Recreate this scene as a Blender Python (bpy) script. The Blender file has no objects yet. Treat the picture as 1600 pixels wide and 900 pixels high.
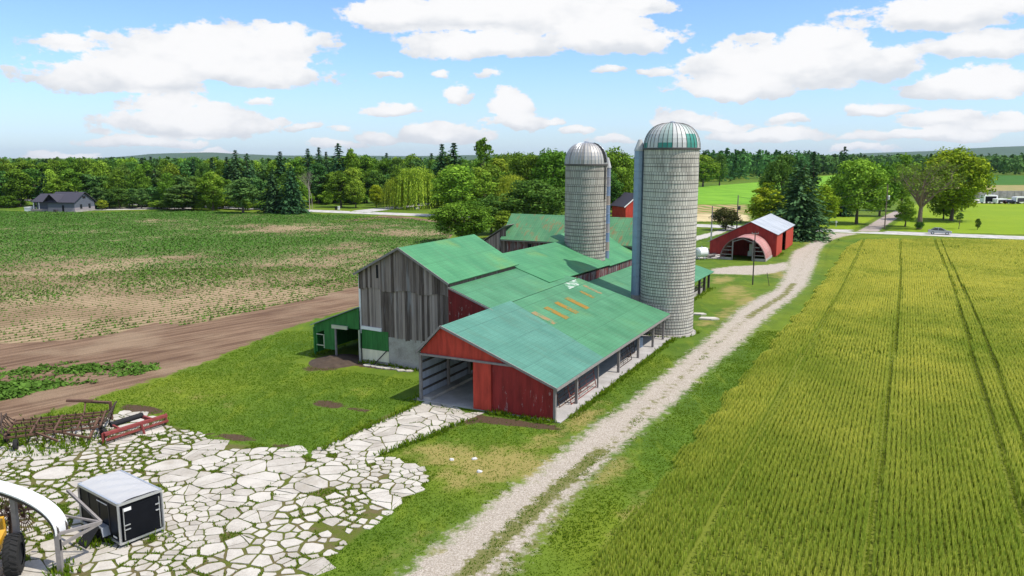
import bpy, math, random
import numpy as np
from mathutils import Vector

random.seed(7)
SC = bpy.context.scene
COL = SC.collection
rad = math.radians

# ------------------------------------------------------------------ survey of the place
# the camera is a drone 16.5 m above flat farmland; pixels of the photograph are only used
# to find points on the ground plane (or on a known vertical plane)
FPX = 1230.0; CAMH = 16.5; HOR = 246.0
PITCH = math.atan((450 - HOR) / FPX); CA, SA = math.cos(PITCH), math.sin(PITCH)

def ray(x, y):
    w = (450 - y) / FPX
    return np.array([(x - 800) / FPX, CA + w * SA, -SA + w * CA])

def g(x, y, z=0.0):
    d = ray(x, y); t = (z - CAMH) / d[2]
    return np.array([t * d[0], t * d[1], z])

def hover(px, py, gp):
    """height of the photograph's point standing above ground point gp"""
    d = ray(px, py); t = math.hypot(gp[0], gp[1]) / math.hypot(d[0], d[1])
    return CAMH + t * d[2]

AZ = math.atan2(620, FPX / CA)
U = np.array([math.sin(AZ), math.cos(AZ)]); V = np.array([U[1], -U[0]])   # along the barns / across, towards the lane
OG = g(866, 660)[:2]

def W(u, v, z=0.0):
    q = OG + u * U + v * V
    return (float(q[0]), float(q[1]), float(z))

def uv(p):
    q = np.array([p[0], p[1]]) - OG
    return float(q @ U), float(q @ V)

# ------------------------------------------------------------------ object helpers
def tag(o, label=None, cat=None, group=None, kind=None):
    if label: o['label'] = label
    if cat: o['category'] = cat
    if group: o['group'] = group
    if kind: o['kind'] = kind
    return o

def thing(name, loc, label, cat, group=None, rz=0.0):
    o = bpy.data.objects.new(name, None); COL.objects.link(o)
    o.location = loc; o.rotation_euler = (0, 0, rz); o.empty_display_size = 0.5
    return tag(o, label, cat, group)

def root_of(o):
    while o.parent: o = o.parent
    return o

class MB:
    """collects faces in world coordinates (or in a thing's own frame) and links them as ONE mesh"""
    def __init__(s): s.v = []; s.f = []; s.uv = {}; s.c = {}; s.sm = set()
    def face(s, pts, uvs=None, col=None, smooth=False):
        i = len(s.v); s.v += [tuple(map(float, p)) for p in pts]
        k = len(s.f); s.f.append(tuple(range(i, i + len(pts))))
        if uvs: s.uv[k] = uvs
        if col is not None: s.c[k] = col
        if smooth: s.sm.add(k)
    def prism(s, poly, off, col=None):
        """planar polygon extruded by vector off"""
        a = [np.array(p, float) for p in poly]; o = np.array(off, float); b = [p + o for p in a]
        n = np.zeros(3)
        for i in range(len(a)): n += np.cross(a[i], a[(i + 1) % len(a)])
        if n @ o > 0: a, b = a[::-1], b[::-1]
        s.face(a, col=col); s.face(b[::-1], col=col)
        for i in range(len(a)):
            j = (i + 1) % len(a)
            s.face([a[j], a[i], b[i], b[j]], col=col)
    def box(s, lo, hi, fr=None, col=None):
        fr = fr or (lambda x, y, z: (x, y, z))
        (x0, y0, z0), (x1, y1, z1) = lo, hi
        P = [fr(x, y, z) for z in (z0, z1) for (x, y) in ((x0, y0), (x1, y0), (x1, y1), (x0, y1))]
        q = np.array(P)
        flip = np.dot(np.cross(q[1] - q[0], q[3] - q[0]), q[4] - q[0]) < 0
        for f in ((0, 3, 2, 1), (4, 5, 6, 7), (0, 1, 5, 4), (1, 2, 6, 5), (2, 3, 7, 6), (3, 0, 4, 7)):
            pts = [P[i] for i in f]
            s.face(pts[::-1] if flip else pts, col=col)
    def tube(s, a, b, r, n=6, r2=None, cap=True, col=None):
        a = np.array(a, float); b = np.array(b, float); r2 = r if r2 is None else r2
        d = b - a; L = np.linalg.norm(d)
        if L < 1e-6: return
        d /= L; t = np.array([0, 0, 1.0]) if abs(d[2]) < .9 else np.array([1.0, 0, 0])
        e = np.cross(d, t); e /= np.linalg.norm(e); f = np.cross(d, e)
        A = [a + r * (math.cos(2 * math.pi * k / n) * e + math.sin(2 * math.pi * k / n) * f) for k in range(n)]
        B = [b + r2 * (math.cos(2 * math.pi * k / n) * e + math.sin(2 * math.pi * k / n) * f) for k in range(n)]
        for k in range(n):
            j = (k + 1) % n
            s.face([A[k], A[j], B[j], B[k]], smooth=n > 5, col=col)
        if cap: s.face(A[::-1], col=col); s.face(B, col=col)
    def bar(s, a, b, w, h, col=None):
        """square bar from a to b"""
        a = np.array(a, float); b = np.array(b, float); d = b - a; d /= np.linalg.norm(d)
        t = np.array([0, 0, 1.0]) if abs(d[2]) < .9 else np.array([1.0, 0, 0])
        e = np.cross(d, t); e /= np.linalg.norm(e); f = np.cross(e, d)
        s.prism([a + e * w / 2 + f * h / 2, a - e * w / 2 + f * h / 2, a - e * w / 2 - f * h / 2, a + e * w / 2 - f * h / 2], b - a, col)
    def lathe(s, prof, c=(0, 0, 0), n=24, smooth=True, uvr=None, colf=None, axis=None, a0=0.0, a1=2 * math.pi):
        """profile [(r, h)] turned round an axis (default upright) through c"""
        c = np.array(c, float); ax = np.array(axis if axis is not None else (0, 0, 1.0), float); ax /= np.linalg.norm(ax)
        t = np.array([1.0, 0, 0]) if abs(ax[0]) < .9 else np.array([0, 1.0, 0])
        e = t - ax * (t @ ax); e /= np.linalg.norm(e); f = np.cross(ax, e)
        ang = [a0 + (a1 - a0) * k / n for k in range(n + 1)]
        def pt(r, h, a): return c + ax * h + r * (math.cos(a) * e + math.sin(a) * f)
        for i in range(len(prof) - 1):
            (r0, h0), (r1, h1) = prof[i], prof[i + 1]
            for k in range(n):
                P = [pt(r0, h0, ang[k]), pt(r0, h0, ang[k + 1]), pt(r1, h1, ang[k + 1]), pt(r1, h1, ang[k])]
                q = None
                if uvr: q = [(ang[k] * uvr, h0), (ang[k + 1] * uvr, h0), (ang[k + 1] * uvr, h1), (ang[k] * uvr, h1)]
                if r1 < 1e-6: P = P[:3]; q = q[:3] if q else None
                elif r0 < 1e-6: P = [P[0], P[2], P[3]]; q = [q[0], q[2], q[3]] if q else None
                s.face(P, q, colf(k, i) if colf else None, smooth)
    def roof(s, a, b, c, d, th=.07):
        """roof sheet: a-b along the eave, c-d along the ridge (a under d); UV in metres"""
        a, b, c, d = [np.array(p, float) for p in (a, b, c, d)]
        n = np.cross(b - a, d - a); n /= np.linalg.norm(n)
        if n[2] < 0: n = -n
        ex = (b - a) / np.linalg.norm(b - a)
        def q(p): 
            w = p - a; x = w @ ex; y = np.linalg.norm(w - ex * x); return (x, y)
        top = [p + n * th for p in (a, b, c, d)]
        up = np.cross(top[1] - top[0], top[2] - top[0])[2] > 0
        o = [0, 1, 2, 3] if up else [3, 2, 1, 0]
        src = [a, b, c, d]
        s.face([top[i] for i in o], [q(src[i]) for i in o])
        s.face([src[i] for i in o[::-1]], [q(src[i]) for i in o[::-1]])
        for i in range(4):
            j = (i + 1) % 4
            P = [src[i], src[j], top[j], top[i]]
            if not up: P = P[::-1]
            s.face(P, [q(src[i]), q(src[j]), q(src[j]), q(src[i])] if up else [q(src[i]), q(src[j]), q(src[j]), q(src[i])][::-1])
    def build(s, name, mat, parent=None, local=False):
        me = bpy.data.meshes.new(name)
        vs = s.v
        if parent is not None and not local:
            L = root_of(parent).location
            vs = [(x - L[0], y - L[1], z - L[2]) for x, y, z in s.v]
        me.from_pydata(vs, [], s.f); me.materials.append(mat)
        if s.uv:
            lay = me.uv_layers.new(name='UVMap')
            for k, q in s.uv.items():
                st = me.polygons[k].loop_start
                for i, t in enumerate(q): lay.data[st + i].uv = t
        if s.c:
            at = me.attributes.new('tint', 'FLOAT', 'FACE')
            at.data.foreach_set('value', [float(s.c.get(k, .5)) for k in range(len(s.f))])
        if s.sm:
            me.polygons.foreach_set('use_smooth', [k in s.sm for k in range(len(s.f))])
        me.update()
        o = bpy.data.objects.new(name, me); COL.objects.link(o)
        if parent is not None: o.parent = parent
        return o

def np_mesh(name, verts, faces, mat, attrs=None, smooth=False, uvs=None):
    """fast mesh from arrays (all faces with the same number of corners)"""
    verts = np.asarray(verts, np.float32); faces = np.asarray(faces, np.int32)
    n, k = faces.shape
    me = bpy.data.meshes.new(name)
    me.vertices.add(len(verts)); me.vertices.foreach_set('co', verts.ravel())
    me.loops.add(n * k); me.loops.foreach_set('vertex_index', faces.ravel())
    me.polygons.add(n); me.polygons.foreach_set('loop_start', np.arange(0, n * k, k, dtype=np.int32))
    if smooth: me.polygons.foreach_set('use_smooth', np.ones(n, bool))
    me.update(calc_edges=True)
    for a, (dom, val) in (attrs or {}).items():
        at = me.attributes.new(a, 'FLOAT', dom); at.data.foreach_set('value', np.asarray(val, np.float32))
    me.materials.append(mat)
    return me

def link(name, me, parent=None):
    o = bpy.data.objects.new(name, me); COL.objects.link(o)
    if parent is not None: o.parent = parent
    return o

def copy_tree(o, parent=None):
    c = o.copy(); COL.objects.link(c)
    if parent is not None: c.parent = parent
    for ch in list(o.children): copy_tree(ch, c)
    return c

# ------------------------------------------------------------------ noise on arrays, polygons
def _h(ix, iy, seed):
    x = np.sin(ix * 127.1 + iy * 311.7 + seed * 74.7) * 43758.5453
    return x - np.floor(x)
def vnoise(x, y, seed=0):
    ix, iy = np.floor(x), np.floor(y); fx, fy = x - ix, y - iy
    fx = fx * fx * (3 - 2 * fx); fy = fy * fy * (3 - 2 * fy)
    a, b, c, d = _h(ix, iy, seed), _h(ix + 1, iy, seed), _h(ix, iy + 1, seed), _h(ix + 1, iy + 1, seed)
    return (a * (1 - fx) + b * fx) * (1 - fy) + (c * (1 - fx) + d * fx) * fy
def fbm(x, y, s, octv=4, seed=0):
    x = np.asarray(x) / s; y = np.asarray(y) / s; t = 0; a = .5; m = 0
    for k in range(octv):
        t = t + a * vnoise(x, y, seed + k); m += a; a *= .5; x = x * 2.03 + 5.1; y = y * 2.03 + 1.7
    return t / m
def poly_sd(x, y, poly):
    """signed distance to polygon, positive inside"""
    x = np.asarray(x, float); y = np.asarray(y, float)
    d = np.full(x.shape, 1e9); ins = np.zeros(x.shape, bool); n = len(poly)
    for i in range(n):
        ax, ay = poly[i][:2]; bx, by = poly[(i + 1) % n][:2]
        ex, ey = bx - ax, by - ay; L = ex * ex + ey * ey + 1e-12
        t = np.clip(((x - ax) * ex + (y - ay) * ey) / L, 0, 1)
        d = np.minimum(d, np.hypot(x - ax - t * ex, y - ay - t * ey))
        c = ((ay > y) != (by > y)) & (x < (bx - ax) * (y - ay) / (by - ay + 1e-12) + ax)
        ins ^= c
    return np.where(ins, d, -d)
def line_d(x, y, pts):
    d = np.full(np.shape(x), 1e9)
    for i in range(len(pts) - 1):
        ax, ay = pts[i][:2]; bx, by = pts[i + 1][:2]
        ex, ey = bx - ax, by - ay; L = ex * ex + ey * ey + 1e-12
        t = np.clip(((x - ax) * ex + (y - ay) * ey) / L, 0, 1)
        d = np.minimum(d, np.hypot(x - ax - t * ex, y - ay - t * ey))
    return d
def gp(pts): return [g(*p)[:2] for p in pts]

# ------------------------------------------------------------------ node helpers
class NT:
    def __init__(s, name, world=False):
        if world: s.m = bpy.data.worlds.new(name)
        else: s.m = bpy.data.materials.new(name)
        s.m.use_nodes = True; s.t = s.m.node_tree; s.t.nodes.clear()
    def n(s, typ, **kw):
        o = s.t.nodes.new(typ)
        for k, v in kw.items():
            if k.startswith('i_'): s.set(o.inputs[k[2:].replace('_', ' ')], v)
            else: setattr(o, k, v)
        return o
    def set(s, inp, v):
        if hasattr(v, 'is_linked') or isinstance(v, bpy.types.NodeSocket): s.t.links.new(v, inp)
        elif isinstance(v, (tuple, list)) and len(v) == 3 and inp.type == 'RGBA': inp.default_value = (*v, 1)
        else: inp.default_value = v
    def math(s, op, a, b=None, c=None, clamp=False):
        o = s.t.nodes.new('ShaderNodeMath'); o.operation = op; o.use_clamp = clamp
        for i, v in enumerate((a, b, c)):
            if v is not None: s.set(o.inputs[i], v)
        return o.outputs[0]
    def vmath(s, op, a, b=None):
        o = s.t.nodes.new('ShaderNodeVectorMath'); o.operation = op
        s.set(o.inputs[0], a)
        if b is not None: s.set(o.inputs[1], b)
        return o.outputs['Value' if op in ('DOT_PRODUCT', 'LENGTH') else 'Vector']
    def mix(s, f, a, b, mode='MIX'):
        o = s.t.nodes.new('ShaderNodeMix'); o.data_type = 'RGBA'; o.blend_type = mode; o.clamp_factor = True
        s.set(o.inputs[0], f); s.set(o.inputs[6], a); s.set(o.inputs[7], b)
        return o.outputs[2]
    def noise(s, scale, detail=3.0, vec=None, rough=.55, dist=0.0):
        o = s.t.nodes.new('ShaderNodeTexNoise'); o.inputs['Scale'].default_value = scale
        o.inputs['Detail'].default_value = detail; o.inputs['Roughness'].default_value = rough; o.inputs['Distortion'].default_value = dist
        s.t.links.new(vec if vec is not None else s.pos(), o.inputs['Vector'])
        return o.outputs['Fac']
    def pos(s):
        if not hasattr(s, '_p'): s._p = s.t.nodes.new('ShaderNodeNewGeometry').outputs['Position']
        return s._p
    def uvn(s):
        return s.t.nodes.new('ShaderNodeUVMap').outputs[0]
    def attr(s, name):
        o = s.t.nodes.new('ShaderNodeAttribute'); o.attribute_name = name; return o.outputs['Fac']
    def step(s, x, lo, hi):
        o = s.t.nodes.new('ShaderNodeMapRange'); o.interpolation_type = 'SMOOTHSTEP'
        s.set(o.inputs[0], x); o.inputs[1].default_value = lo; o.inputs[2].default_value = hi
        return o.outputs[0]
    def scalev(s, vec, xyz):
        return s.vmath('MULTIPLY', vec, xyz)
    def bsdf(s, col, rough=.8, metal=0.0, bump=None, bs=.3, bd=.05, spec=.3, **kw):
        o = s.t.nodes.new('ShaderNodeBsdfPrincipled')
        s.set(o.inputs['Base Color'], col); s.set(o.inputs['Roughness'], rough); s.set(o.inputs['Metallic'], metal)
        o.inputs['Specular IOR Level'].default_value = spec
        for k, v in kw.items(): s.set(o.inputs[k.replace('_', ' ')], v)
        if bump is not None:
            b = s.t.nodes.new('ShaderNodeBump'); b.inputs['Strength'].default_value = bs; b.inputs['Distance'].default_value = bd
            s.t.links.new(bump, b.inputs['Height']); s.t.links.new(b.outputs[0], o.inputs['Normal'])
        s.out(o.outputs[0]); return s.m
    def out(s, sh):
        o = s.t.nodes.new('ShaderNodeOutputMaterial'); s.t.links.new(sh, o.inputs[0])
SKY_STR = .15; SUN_STR = 3.9; EXPO = 0.30
CLOUD_LO = (3.85, 4.05, 4.35); CLOUD_HI = (5.35, 5.35, 5.4); SKY_TINT = (.70, .85, 1.12); HAZE_COL = (3.2, 4.05, 4.95)
HAZE = 2.6e-5
# ------------------------------------------------------------------ materials
def grass_nodes(m, lime=0.0):
    """colour and bump of turf, from world position, so that neighbouring sheets agree"""
    n1 = m.noise(.045, 3); n2 = m.noise(.45, 4); n3 = m.noise(7.0, 5, rough=.7)
    st = m.noise(1.0, 3, m.vmath('ADD', m.scalev(m.pos(), (.9, .25, 1)), (3, 1, 0)))
    a = m.math('ADD', m.math('MULTIPLY', n2, .45), m.math('MULTIPLY', n3, .55))
    c = m.mix(m.step(a, .3, .72), (.050, .100, .010), (.122, .200, .020))
    c = m.mix(m.math('MULTIPLY', m.step(n1, .42, .68), .55), c, (.20, .235, .018))
    c = m.mix(m.math('MULTIPLY', m.step(st, .5, .75), .4), c, (.22, .26, .02))
    if lime: c = m.mix(lime, c, (.30, .42, .015))
    dry = m.attr('dry')
    dn = m.math('ADD', dry, m.math('MULTIPLY', m.math('SUBTRACT', m.noise(.8, 5, rough=.65), .5), 1.1))
    c = m.mix(m.math('MULTIPLY', m.step(dn, .3, .75), .85), c, m.mix(n3, (.22, .18, .045), (.40, .31, .12)))
    bare = m.attr('bare')
    bn = m.math('ADD', m.math('MULTIPLY', bare, 1.45), m.math('MULTIPLY', m.math('SUBTRACT', m.noise(1.1, 5, rough=.65), .5), .9))
    c = m.mix(m.step(bn, .42, .62), c, m.mix(n3, (.035, .022, .012), (.14, .09, .055)))
    return c, n3

def mat_grass(name, lime=0.0):
    m = NT(name); c, b = grass_nodes(m, lime)
    return m.bsdf(c, .9, bump=b, bs=.6, bd=.08, spec=.1)

def mat_gravel():
    m = NT('gravel'); gc, gb = grass_nodes(m)
    f1 = m.noise(14, 4, rough=.75); f2 = m.noise(.7, 4); f3 = m.noise(2.4, 4, rough=.7)
    c = m.mix(m.step(f1, .3, .7), (.25, .20, .145), (.58, .51, .425))
    c = m.mix(m.math('MULTIPLY', m.step(f2, .5, .75), .5), c, (.35, .30, .235))
    mid = m.math('ADD', m.attr('mid'), m.math('MULTIPLY', m.math('SUBTRACT', m.noise(1.6, 6, rough=.75), .5), 2.6))
    c = m.mix(m.step(mid, .35, .75), c, m.mix(f1, (.12, .13, .03), (.22, .2, .08)))
    sd = m.math('ADD', m.attr('sd'), m.math('MULTIPLY', m.math('SUBTRACT', m.noise(1.3, 6, rough=.78), .5), 3.6))
    e = m.step(sd, -.35, .55)
    col = m.mix(e, gc, c)
    return m.bsdf(col, .95, bump=f1, bs=.7, bd=.06, spec=.15)

def mat_edge(name, core, wob=1.2, lime=0.0, fscale=9, bump=.5, outer=None):
    """a sheet whose edge frays into the turf; core(m, fine) gives its colour"""
    m = NT(name); gc, gb = grass_nodes(m, lime)
    f1 = m.noise(fscale, 5, rough=.7)
    c = core(m, f1)
    if outer: gc = outer(m, f1)
    sd = m.math('ADD', m.attr('sd'), m.math('MULTIPLY', m.math('SUBTRACT', m.noise(.9, 5, rough=.7), .5), wob * 2))
    return m.bsdf(m.mix(m.step(sd, -.15, .35), gc, c), .95, bump=f1, bs=bump, bd=.08, spec=.1)

def soil_core(m, f):
    a = m.attr('row')                       # distance across the worked strip, metres
    p = m.pos()
    along = m.vmath('DOT_PRODUCT', p, (.656, .755, 0)); cross = m.vmath('DOT_PRODUCT', p, (.755, -.656, 0))
    cb = m.n('ShaderNodeCombineXYZ'); m.set(cb.inputs[0], m.math('MULTIPLY', along, .12)); m.set(cb.inputs[1], m.math('MULTIPLY', cross, 1.6))
    tr = m.noise(1.0, 5, cb.outputs[0], rough=.6)
    big = m.noise(.12, 4)
    c = m.mix(m.step(tr, .35, .68), (.14, .082, .050), (.31, .20, .125))
    c = m.mix(m.math('MULTIPLY', m.step(big, .45, .7), .7), c, (.36, .26, .165))
    cl = m.noise(13, 5, rough=.8)
    c = m.mix(m.math('MULTIPLY', m.step(cl, .48, .62), .55), c, (.085, .052, .034))
    return m.mix(m.math('MULTIPLY', f, .5), c, m.mix(.5, c, (.08, .05, .035)))

def field_core(m, f):
    big = m.noise(.07, 4)
    c = m.mix(m.step(big, .35, .65), (.30, .205, .12), (.47, .34, .205))
    c = m.mix(m.step(f, .35, .7), m.mix(.45, c, (.12, .075, .045)), c)
    p = m.pos(); al = m.vmath('DOT_PRODUCT', p, (.656, .755, 0)); cr = m.vmath('DOT_PRODUCT', p, (.755, -.656, 0))
    cr = m.math('SUBTRACT', cr, m.math('MULTIPLY', m.math('SINE', m.math('MULTIPLY', al, .03)), .35))
    ridge = m.math('ADD', m.math('PINGPONG', cr, .6), m.math('MULTIPLY', m.math('SUBTRACT', f, .5), .25))  # darker greenish row stripes: furrow shading painted into the soil colour
    c = m.mix(m.math('MULTIPLY', m.step(ridge, .30, .12), .62), c, m.mix(f, (.085, .075, .03), (.14, .13, .045)))
    cov = m.math('ADD', m.attr('cover'), m.math('MULTIPLY', m.math('SUBTRACT', m.noise(1.1, 5, rough=.7), .5), 1.3))
    gr = m.mix(m.noise(2.2, 4), (.022, .085, .008), (.075, .19, .02))
    return m.mix(m.math('MULTIPLY', m.step(cov, .45, .8), m.attr('far')), c, gr)

def plain(name, col, rough=.7, metal=0.0, var=.25, scale=3.0, spec=.3, bump=0.0):
    m = NT(name)
    tc = m.n('ShaderNodeTexCoord').outputs['Object']
    f = m.noise(scale, 4, tc, rough=.65)
    c = m.mix(f, tuple(x * (1 - var) for x in col), tuple(min(1, x * (1 + var)) for x in col))
    return m.bsdf(c, rough, metal, bump=f if bump else None, bs=bump, bd=.03, spec=spec)

def mat_metal_roof(name, a, b, rust=0.0, rib=.23, yellow=0.0, seam=2.6):
    m = NT(name); q = m.uvn(); sp = m.n('ShaderNodeSeparateXYZ'); m.set(sp.inputs[0], q)
    x, y = sp.outputs[0], sp.outputs[1]
    n1 = m.noise(.35, 4, q); n2 = m.noise(1.0, 4, m.scalev(q, (3.2, .35, 1)), rough=.65); n3 = m.noise(5, 4, q)
    c = m.mix(m.step(m.math('ADD', m.math('MULTIPLY', n1, .6), m.math('MULTIPLY', n2, .4)), .32, .68), a, b)
    if yellow: c = m.mix(m.math('MULTIPLY', m.step(m.noise(.16, 4, q), .52, .72), yellow), c, (.20, .28, .05))
    # sheets: each 0.9 m wide sheet has its own fade, laps show as fine dark lines
    sh = m.n('ShaderNodeTexWhiteNoise', noise_dimensions='2D')
    cb = m.n('ShaderNodeCombineXYZ'); m.set(cb.inputs[0], m.math('FLOOR', m.math('DIVIDE', x, .9))); m.set(cb.inputs[1], m.math('FLOOR', m.math('DIVIDE', y, seam)))
    m.set(sh.inputs['Vector'], cb.outputs[0])
    c = m.mix(.10, c, m.mix(sh.outputs['Value'], tuple(k * .55 for k in a), tuple(min(1, k * 1.5) for k in b)))
    fx = m.math('PINGPONG', x, .45); fy = m.math('PINGPONG', y, seam / 2)
    wob = m.math('MULTIPLY', n3, .05)
    lap = m.math('MAXIMUM', m.math('LESS_THAN', fx, .022), m.math('LESS_THAN', m.math('SUBTRACT', fy, wob), .012))
    c = m.mix(m.math('MULTIPLY', lap, m.math('MULTIPLY', m.step(n1, .3, .7), .55)), c, tuple(k * .32 for k in a))
    ln = m.math('MAXIMUM', m.math('LESS_THAN', m.math('PINGPONG', y, .17), .03), m.math('LESS_THAN', m.math('PINGPONG', x, .15), .025))
    c = m.mix(m.math('MULTIPLY', ln, m.math('MULTIPLY', m.step(n2, .3, .7), .38)), c, tuple(k * .4 for k in a))
    grime = m.noise(1.0, 6, m.scalev(q, (1.4, .22, 1)), rough=.72)
    c = m.mix(m.math('MULTIPLY', m.step(grime, .5, .72), .4), c, (.10, .15, .09))
    c = m.mix(m.math('MULTIPLY', m.step(m.noise(6, 5, q, rough=.8), .60, .72), .3), c, (.24, .32, .24))
    if rust:
        r = m.math('ADD', m.math('MULTIPLY', m.noise(1.0, 5, m.scalev(q, (1.7, .5, 1)), rough=.7), .75), m.math('MULTIPLY', n1, .25))
        c = m.mix(m.math('MULTIPLY', m.step(r, .51, .62), rust), c, m.mix(n3, (.13, .075, .03), (.30, .2, .09)))
    ribs = m.math('PINGPONG', x, rib / 2)
    return m.bsdf(c, .62, .0, bump=ribs, bs=.55, bd=.1, spec=.22)

def mat_planks(name, a, b, red=0.0, zlo=0.0):
    """weathered boards: per-board tint, vertical grain and streaks"""
    m = NT(name); p = m.pos()
    gr = m.noise(1.0, 5, m.scalev(p, (9, 9, .55)), rough=.7); f = m.noise(1.0, 3, m.scalev(p, (2.5, 2.5, .25)))
    t = m.attr('tint')
    k = m.math('ADD', m.math('MULTIPLY', t, .6), m.math('MULTIPLY', gr, .55))
    c = m.mix(m.step(k, .2, .95), a, b)
    c = m.mix(m.math('MULTIPLY', m.step(f, .56, .72), .5), c, (.36, .35, .36))
    if red: c = m.mix(m.math('MULTIPLY', m.step(m.noise(1.0, 4, m.scalev(p, (3, 3, .7))), .42, .6), red), c, (.13, .02, .018))
    return m.bsdf(c, .9, bump=gr, bs=.5, bd=.03, spec=.1)

def mat_red_metal(name, col, peel=.0, fade=.25):
    m = NT(name); p = m.pos()
    vs = m.noise(1.0, 4, m.scalev(p, (3, 3, .5)), rough=.65); n2 = m.noise(.8, 4)
    c = m.mix(m.step(vs, .3, .7), tuple(k * (1 - fade) for k in col), tuple(k * (1 + fade) for k in col))
    c = m.mix(m.math('MULTIPLY', n2, .3), c, tuple(k * .6 for k in col))
    if peel:
        q = m.math('ADD', m.math('MULTIPLY', m.noise(1.0, 6, m.scalev(p, (5, 5, 1.3)), rough=.75), .6), m.math('MULTIPLY', m.noise(.55, 3), .4))
        c = m.mix(m.math('MULTIPLY', m.step(q, .57, .62), peel), c, (.5, .44, .42))
    d = m.vmath('DOT_PRODUCT', p, (float(V[0]), float(V[1]), 0)); d2 = m.vmath('DOT_PRODUCT', p, (float(U[0]), float(U[1]), 0))
    ribs = m.math('ADD', m.math('PINGPONG', d, .12), m.math('PINGPONG', d2, .12))
    return m.bsdf(c, .6, .0, bump=ribs, bs=.6, bd=.12, spec=.25)

def mat_silo(name, stainz, base):
    m = NT(name); q = m.uvn()
    br = m.n('ShaderNodeTexBrick'); m.set(br.inputs['Vector'], q)
    br.offset = .5; br.inputs['Scale'].default_value = 1.0
    br.inputs['Brick Width'].default_value = .27; br.inputs['Row Height'].default_value = .76
    br.inputs['Mortar Size'].default_value = .03; br.inputs['Mortar Smooth'].default_value = .3
    br.inputs['Color1'].default_value = (base * .88, base * .80, base * .68, 1); br.inputs['Color2'].default_value = (base * 1.13, base * 1.05, base * .90, 1)
    br.inputs['Mortar'].default_value = (base * .34, base * .31, base * .28, 1)
    sp = m.n('ShaderNodeSeparateXYZ'); m.set(sp.inputs[0], q)
    st = m.noise(1.0, 5, m.scalev(q, (1.5, .12, 1)), rough=.7); n2 = m.noise(.9, 5, q, rough=.7); n3 = m.noise(9, 3, q)
    c = m.mix(m.math('MULTIPLY', m.step(st, .5, .75), .45), br.outputs['Color'], (base * .55, base * .53, base * .5))
    c = m.mix(m.math('MULTIPLY', m.step(n2, .5, .75), .3), c, (base * 1.3, base * 1.27, base * 1.2))
    up = m.step(sp.outputs[1], stainz - 5.0, stainz + .5)
    k = m.math('MULTIPLY', up, m.step(m.noise(1.0, 5, m.scalev(q, (2.4, .3, 1)), rough=.7), .40, .66))
    c = m.mix(m.math('MULTIPLY', k, .6), c, (.15, .13, .115))
    c = m.mix(m.math('MULTIPLY', n3, .25), c, (base * .6, base * .58, base * .55))
    return m.bsdf(c, .9, bump=br.outputs['Fac'], bs=-.3, bd=.03, spec=.15)

def mat_tint(name, lo, hi, rough=.6, metal=0.0, noise_amt=.3, sc=2.0):
    m = NT(name); tc = m.n('ShaderNodeTexCoord').outputs['Object']
    f = m.noise(sc, 5, tc, rough=.65)
    c = m.mix(m.math('ADD', m.attr('tint'), m.math('MULTIPLY', m.math('SUBTRACT', f, .5), noise_amt)), lo, hi)
    return m.bsdf(c, rough, metal, spec=.3)

def mat_concrete(name, lo=(.36, .32, .265), hi=(.56, .515, .445), tint=True):
    m = NT(name)
    n1 = m.noise(.8, 5, rough=.65); n2 = m.noise(11, 5, rough=.7)
    k = m.math('ADD', m.math('MULTIPLY', n1, .6), m.math('MULTIPLY', n2, .4))
    if tint: k = m.math('ADD', k, m.math('MULTIPLY', m.math('SUBTRACT', m.attr('tint'), .5), .2))
    c = m.mix(m.step(k, .28, .68), lo, hi)
    c = m.mix(m.math('MULTIPLY', m.step(m.noise(.35, 5, rough=.7), .56, .75), .45), c, (.32, .27, .19))
    return m.bsdf(c, .9, bump=n2, bs=.35, bd=.02, spec=.2)

def mat_leaf(name, dark, light, warm=None, trans=.25, hv=.12):
    m = NT(name)
    rnd = m.n('ShaderNodeObjectInfo').outputs['Random']
    t = m.attr('tint')
    c = m.mix(t, dark, light)
    if warm: c = m.mix(m.math('MULTIPLY', m.step(t, .75, 1.0), .6), c, warm)
    hs = m.n('ShaderNodeHueSaturation'); m.set(hs.inputs['Color'], c)
    m.set(hs.inputs['Value'], m.math('ADD', 1 - hv * 1.4, m.math('MULTIPLY', rnd, hv * 2.8)))
    m.set(hs.inputs['Hue'], m.math('ADD', .5 - .022, m.math('MULTIPLY', m.math('FRACT', m.math('MULTIPLY', rnd, 7.3)), .034)))
    d = m.n('ShaderNodeBsdfDiffuse'); m.set(d.inputs[0], hs.outputs[0])
    tr = m.n('ShaderNodeBsdfTranslucent'); m.set(tr.inputs[0], m.mix(.4, hs.outputs[0], (.12, .2, .01)))
    mx = m.n('ShaderNodeMixShader'); mx.inputs[0].default_value = trans
    m.t.links.new(d.outputs[0], mx.inputs[1]); m.t.links.new(tr.outputs[0], mx.inputs[2])
    m.out(mx.outputs[0]); return m.m

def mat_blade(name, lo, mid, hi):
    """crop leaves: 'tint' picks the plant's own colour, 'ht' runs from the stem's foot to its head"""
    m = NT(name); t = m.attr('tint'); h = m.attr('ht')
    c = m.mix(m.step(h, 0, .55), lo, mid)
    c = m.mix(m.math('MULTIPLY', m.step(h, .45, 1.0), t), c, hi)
    d = m.n('ShaderNodeBsdfDiffuse'); m.set(d.inputs[0], c)
    tr = m.n('ShaderNodeBsdfTranslucent'); m.set(tr.inputs[0], c)
    mx = m.n('ShaderNodeMixShader'); mx.inputs[0].default_value = .48
    m.t.links.new(d.outputs[0], mx.inputs[1]); m.t.links.new(tr.outputs[0], mx.inputs[2])
    m.out(mx.outputs[0]); return m.m

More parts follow.
